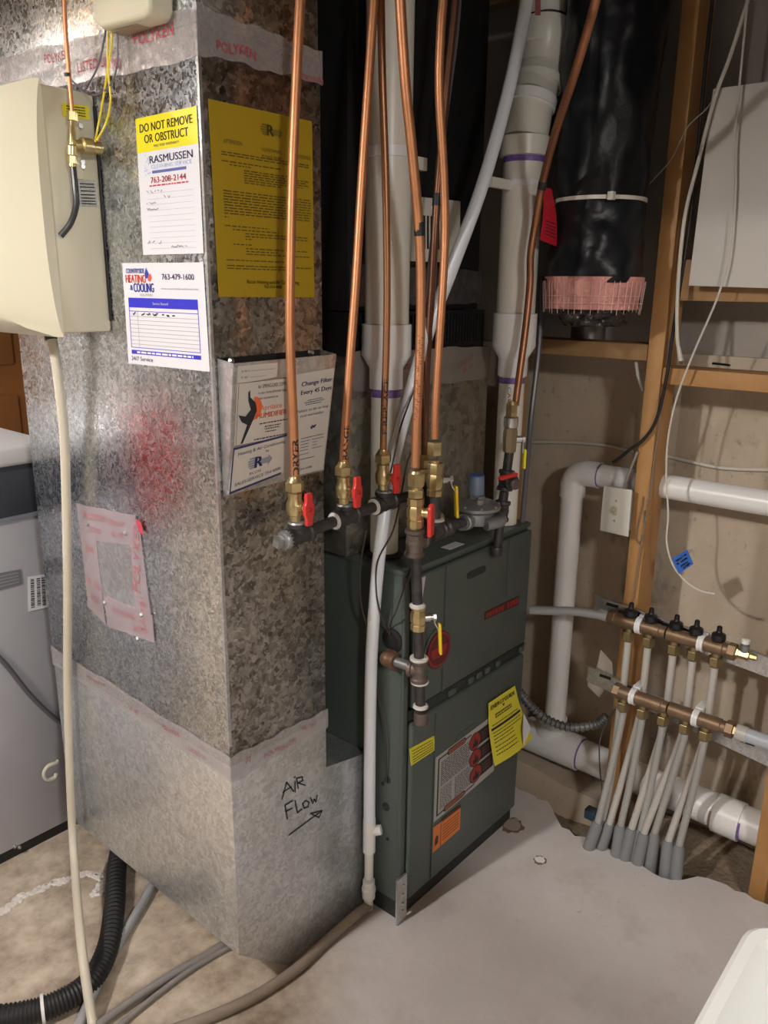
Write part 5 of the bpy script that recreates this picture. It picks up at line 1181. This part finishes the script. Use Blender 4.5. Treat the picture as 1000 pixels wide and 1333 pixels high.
# flexible metal conduit behind the furnace
P = cr([at('x', 1.76, 676, 900), at('x', 1.78, 690, 918), at('x', 1.80, 715, 938), at('x', 1.82, 745, 947), at('x', 1.84, 775, 943), at('x', 1.85, 790, 932)], 40)
tag(obj('flexible_conduit', MB().tube(P, [.0115+.0018*math.sin(i*.75) for i in range(len(P))], 12), mat('conduit_metal', (.20, .20, .20), .4, .6), ang=80), 'grey ribbed flexible conduit curving between furnace and stud', 'conduit')
ft = MB(); yy = .79; fr = random.Random(12); top_ = []
while yy < 2.06: top_.append((yy, .035+fr.uniform(-.006, .006)+.02*min(1, (yy-.79)*3), 1.868+fr.uniform(-.006, .006))); yy += .06
for (ya_, za_, xa_), (yb2, zb2, xb2) in zip(top_, top_[1:]):
    ft.add([V(xa_, ya_, -.06), V(xb2, yb2, -.06), V(xb2+.02, yb2, zb2), V(xa_+.02, ya_, za_), V(XW-.001, ya_, -.06), V(XW-.001, yb2, -.06), V(XW-.001, yb2, zb2), V(XW-.001, ya_, za_)], [(0, 1, 2, 3), (3, 2, 6, 7)]+([(0, 3, 7, 4)] if ya_ < .8 else []))
struct('trim_1', ft, WALLC)

# ================================================================== RADIANT MANIFOLDS
def rail(p0, p1, h, label):
    a = at('x', XS-.002, *p0); b = at('x', XS-.002, *p1); d = b-a; mb = MB()
    z = V(0, 0, h); mb.prism([a, b, b-z, a-z], V(-.0016, 0, 0)); mb.prism([a, b, b+V(-.012, 0, 0), a+V(-.012, 0, 0)], V(0, 0, -.0016))
    o = tag(obj('mounting_rail', mb, G_PLAIN), label, 'rail', 'manifold mounting rails')
    n_ = 7
    for i in range(n_):
        q = a+d*((i+.7)/n_); obj('rail_slot', MB().prism([q+V(-.0018, .016, -.010), q+V(-.0018, -.016, -.010), q+V(-.0018, -.016, -.018), q+V(-.0018, .016, -.018)], V(-.0006, 0, 0)), BLKPL, o)
    return o
rail((776, 773), (1030, 864), .052, 'galvanized rail behind the upper brass manifold')
rail((766, 864), (1030, 985), .050, 'galvanized rail behind the lower brass manifold')
XM = 1.828
for pts, lb in (([(782, 846), (797, 862), (798, 880), (776, 872)], 'torn cream paper scrap above the lower rail end'), ([(766, 884), (790, 893), (780, 908), (765, 893)], 'torn cream paper scrap below the lower rail end')):
    tag(obj('paper_scrap', MB().prism([at('x', XS+.0, *p) for p in pts], V(.001, 0, 0)), mat('scrap_paper', (.55, .51, .44), .7)), lb, 'paper')
YK = mat('yellowed_brass', (.32, .25, .13), .4, .8)
def manifold(p0, p1, label, outs, n_id):
    a = at('x', XM, *p0); b = at('x', XM, *p1); zc_ = (a.z+b.z)/2; a.z = b.z = zc_; d = (b-a).normalized(); L_ = (b-a).length
    t = thing('radiant_manifold', label, 'manifold', tuple((a+b)/2), 'radiant heating manifolds')
    half = L_*.47
    for s0, s1 in ((.0, half), (half+.002, L_)):
        obj('body', MB().lathe(a+d*s0, d, [(.014, 0), (.0175, .003), (.0175, s1-s0-.016), (.0155, s1-s0-.014), (.0155, s1-s0)], 18), BRONZE, t)
    mb = MB(); hexp(mb, a-d*.014, d, .0205, .018); obj('end_nut', mb, BRONZE, t)
    mb = MB(); hexp(mb, b-d*.004, d, .0205, .018); obj('end_nut', mb, BRONZE, t)
    return t, a, b, d
mo, a, b, d = manifold((800, 806), (951, 846), 'upper bronze heating manifold with five black knobs', None, 0)
XO = []
for i, px in enumerate((820, 846, 879, 905, 934)):
    q = at('x', XM, px, 806+(px-800)*.265); q.z = a.z; XO.append(q)
    kb_ = obj('knob', MB().lathe(q+V(0, 0, .016), ZU, [(.010, 0), (.016, .004), (.017, .010), (.0155, .018), (.008, .022), (.0065, .024), (.006, .036), (.004, .038)], 14), BLKPL, mo)
    obj('knob_collar', MB().lathe(q+V(0, 0, .010), ZU, [(.013, 0), (.0155, .004), (.0155, .006)], 16), BRONZE, mo)
    mb = MB(); hexp(mb, q-V(0, 0, .046), ZU, .0165, .022); mb.lathe(q-V(0, 0, .026), ZU, [(.011, 0), (.011, .014)], 14); mb.lathe(q-V(0, 0, .050), ZU, [(.011, 0), (.014, .004)], 14)
    obj('outlet_nut', mb, YK, mo)
def strap(par, q, d):
    o = obj('clamp', MB().lathe(q-d*.007, d, [(.0185, 0), (.0215, 0), (.0215, .005), (.0200, .006), (.0200, .008), (.0215, .009), (.0215, .014), (.0185, .014)], 22), PVCW, par)
    obj('clamp_foot', MB().box((q.x+.012, q.y-.009, q.z-.012), (XS-.005, q.y+.009, q.z+.022)), PVCW, par)
for px in (833, 914): q = at('x', XM, px, 806+(px-800)*.265); q.z = a.z; strap(mo, q, d)
e = b+d*.014
obj('drain_valve', MB().lathe(e, d, [(.014, 0), (.014, .004), (.011, .005), (.011, .028), (.007, .030), (.006, .045)], 6), BRASS, mo)
obj('air_vent', MB().lathe(e+d*.016+V(0, 0, .008), ZU, [(.009, 0), (.011, .003), (.011, .016), (.006, .018), (.006, .022)], 12).lathe(e+d*.016+V(0, 0, .030), ZU, [(.009, 0), (.009, .007)], 12), ALU, mo)
obj('vent_cap', MB().lathe(e+d*.016+V(0, 0, .029), ZU, [(.0095, 0), (.0095, .009), (.008, .010)], 14), PVCW, mo)
o = tag(obj('supply_tube', MB().tube(cr([at('x', 1.74, 690, 794), at('x', 1.76, 715, 795), at('x', 1.79, 750, 796), a-d*.02], 6), .0115, 14), GREYPEX), 'grey supply tube entering the left end of the upper manifold', 'tube')
obj('tube_collar', MB().tube([a-d*.04, a-d*.012], .0145, 14), PEXW, o)
XM = 1.796
wl_, a2, b2, d2 = manifold((806, 903), (948, 945), 'lower bronze heating manifold with five outlet nuts', None, 1)
XO2 = []
for px in (813, 838, 865, 894, 920):
    q = at('x', XM, px, 903+(px-806)*.296); q.z = a2.z; XO2.append(q)
    mb = MB(); hexp(mb, q-V(0, 0, .046), ZU, .0165, .022); mb.lathe(q-V(0, 0, .026), ZU, [(.011, 0), (.011, .014)], 14); mb.lathe(q-V(0, 0, .050), ZU, [(.011, 0), (.014, .004)], 14)
    obj('outlet_nut', mb, YK, wl_)
for px in (825, 907): q = at('x', XM, px, 903+(px-806)*.296); q.z = a2.z; strap(wl_, q, d2)
e = b2+d2*.014
obj('end_bushing', MB().lathe(e, d2, [(.016, 0), (.016, .010), (.012, .011)], 6), YK, wl_)
o = tag(obj('return_tube', MB().tube([e+d2*.008, e+d2*.09, e+d2*.5], .0165, 18), mat('pale_blue_tube', (.46, .50, .55), .35)), 'pale tube leaving the right end of the lower manifold', 'tube')
obj('tube_collar', MB().tube([e+d2*.006, e+d2*.03], .0185, 18), PEXW, o)
# heating tubes down to the sleeves in the slab
slv = [(765, 1108, 778, 1072), (781, 1108, 793, 1074), (802, 1118, 808, 1076), (812, 1122, 822, 1080), (829, 1128, 838, 1086), (846, 1130, 852, 1086), (866, 1140, 870, 1096), (879, 1146, 884, 1102)]
LBL = ['first', 'second', 'third', 'fourth', 'fifth', 'sixth', 'seventh', 'eighth and last']
src = [('l', 0), ('u', 1), ('l', 1), ('u', 2), ('u', 3), ('l', 3), ('u', 4), ('l', 4)]
def htube(i, kind, j, s_, lab, grp='heating tubes'):
    s0 = at('z', -.012, s_[0], s_[1]); s1 = at('x', s0.x+.012, s_[2], s_[3])
    if kind == 'l': q = XO2[j]; P = [q-V(0, 0, .046), q-V(0, 0, .075)]
    else:
        q = XO[j]
        P = [q-V(0, 0, .046), q-V(0, 0, .11), V(q.x, q.y, XO2[j].z), V(q.x-.004, q.y+.002, XO2[j].z-.08)]
    P += [P[-1].lerp(s1, .55)+V(.010, .0, .012), s1, s1.lerp(s0, .4)]
    o = tag(obj('heating_tube', MB().tube(cr(P, 7), .0092, 12), PEXW if kind == 'u' else GREYX), lab, 'tube', grp)
    obj('sleeve', MB().tube([s1+(s0-s1).normalized()*-.004, s1.lerp(s0, .08), s1.lerp(s0, .7), s0+(s0-s1)*.4], [.0115, .0150, .0158, .0158], 14), SLEEVE, o)
GREYX = mat('grey_white_pex', (.38, .38, .36), .35, 0, (14, .4, (.38, .36, .33)))
for i, (s_, (kd, j)) in enumerate(zip(slv, src)):
    htube(i, kd, j, s_, 'heating tube with grey sleeve in the slab, %s from the furnace' % LBL[i])
htube(8, 'u', 0, (770, 1100, 786, 1068), 'translucent heating tube from the leftmost black knob, running behind the lower manifold')
htube(9, 'l', 2, (826, 1124, 834, 1082), 'grey heating tube from the middle nut of the lower manifold')

# ================================================================== UTILITY TUB
ut = thing('utility_tub', 'white plastic utility tub, its rim corner at the lower right', 'sink', (.44, -.12, 0))
ZR = .85; cx, cy, hx, hy = .430, -.125, .286, .265
mb = MB()
loft(mb, [rrect(cx, cy, hx-.05, hy-.05, .50, .05), rrect(cx, cy, hx-.026, hy-.026, ZR-.06, .035), rrect(cx, cy, hx-.022, hy-.022, ZR-.045, .035), rrect(cx, cy, hx, hy, ZR-.045, .03), rrect(cx, cy, hx, hy, ZR-.006, .03), rrect(cx, cy, hx-.005, hy-.005, ZR, .03), rrect(cx, cy, hx-.014, hy-.014, ZR, .03), rrect(cx, cy, hx-.018, hy-.018, ZR-.006, .03), rrect(cx, cy, hx-.055, hy-.055, .53, .05), rrect(cx, cy, hx-.09, hy-.09, .515, .05)])
obj('basin', mb, TUB, ut, ang=30)
for sx_ in (-1, 1):
    for sy_ in (-1, 1): obj('leg', MB().tube([V(cx+sx_*.19, cy+sy_*.18, 0), V(cx+sx_*.19, cy+sy_*.18, .52)], .018, 12), TUB, ut)
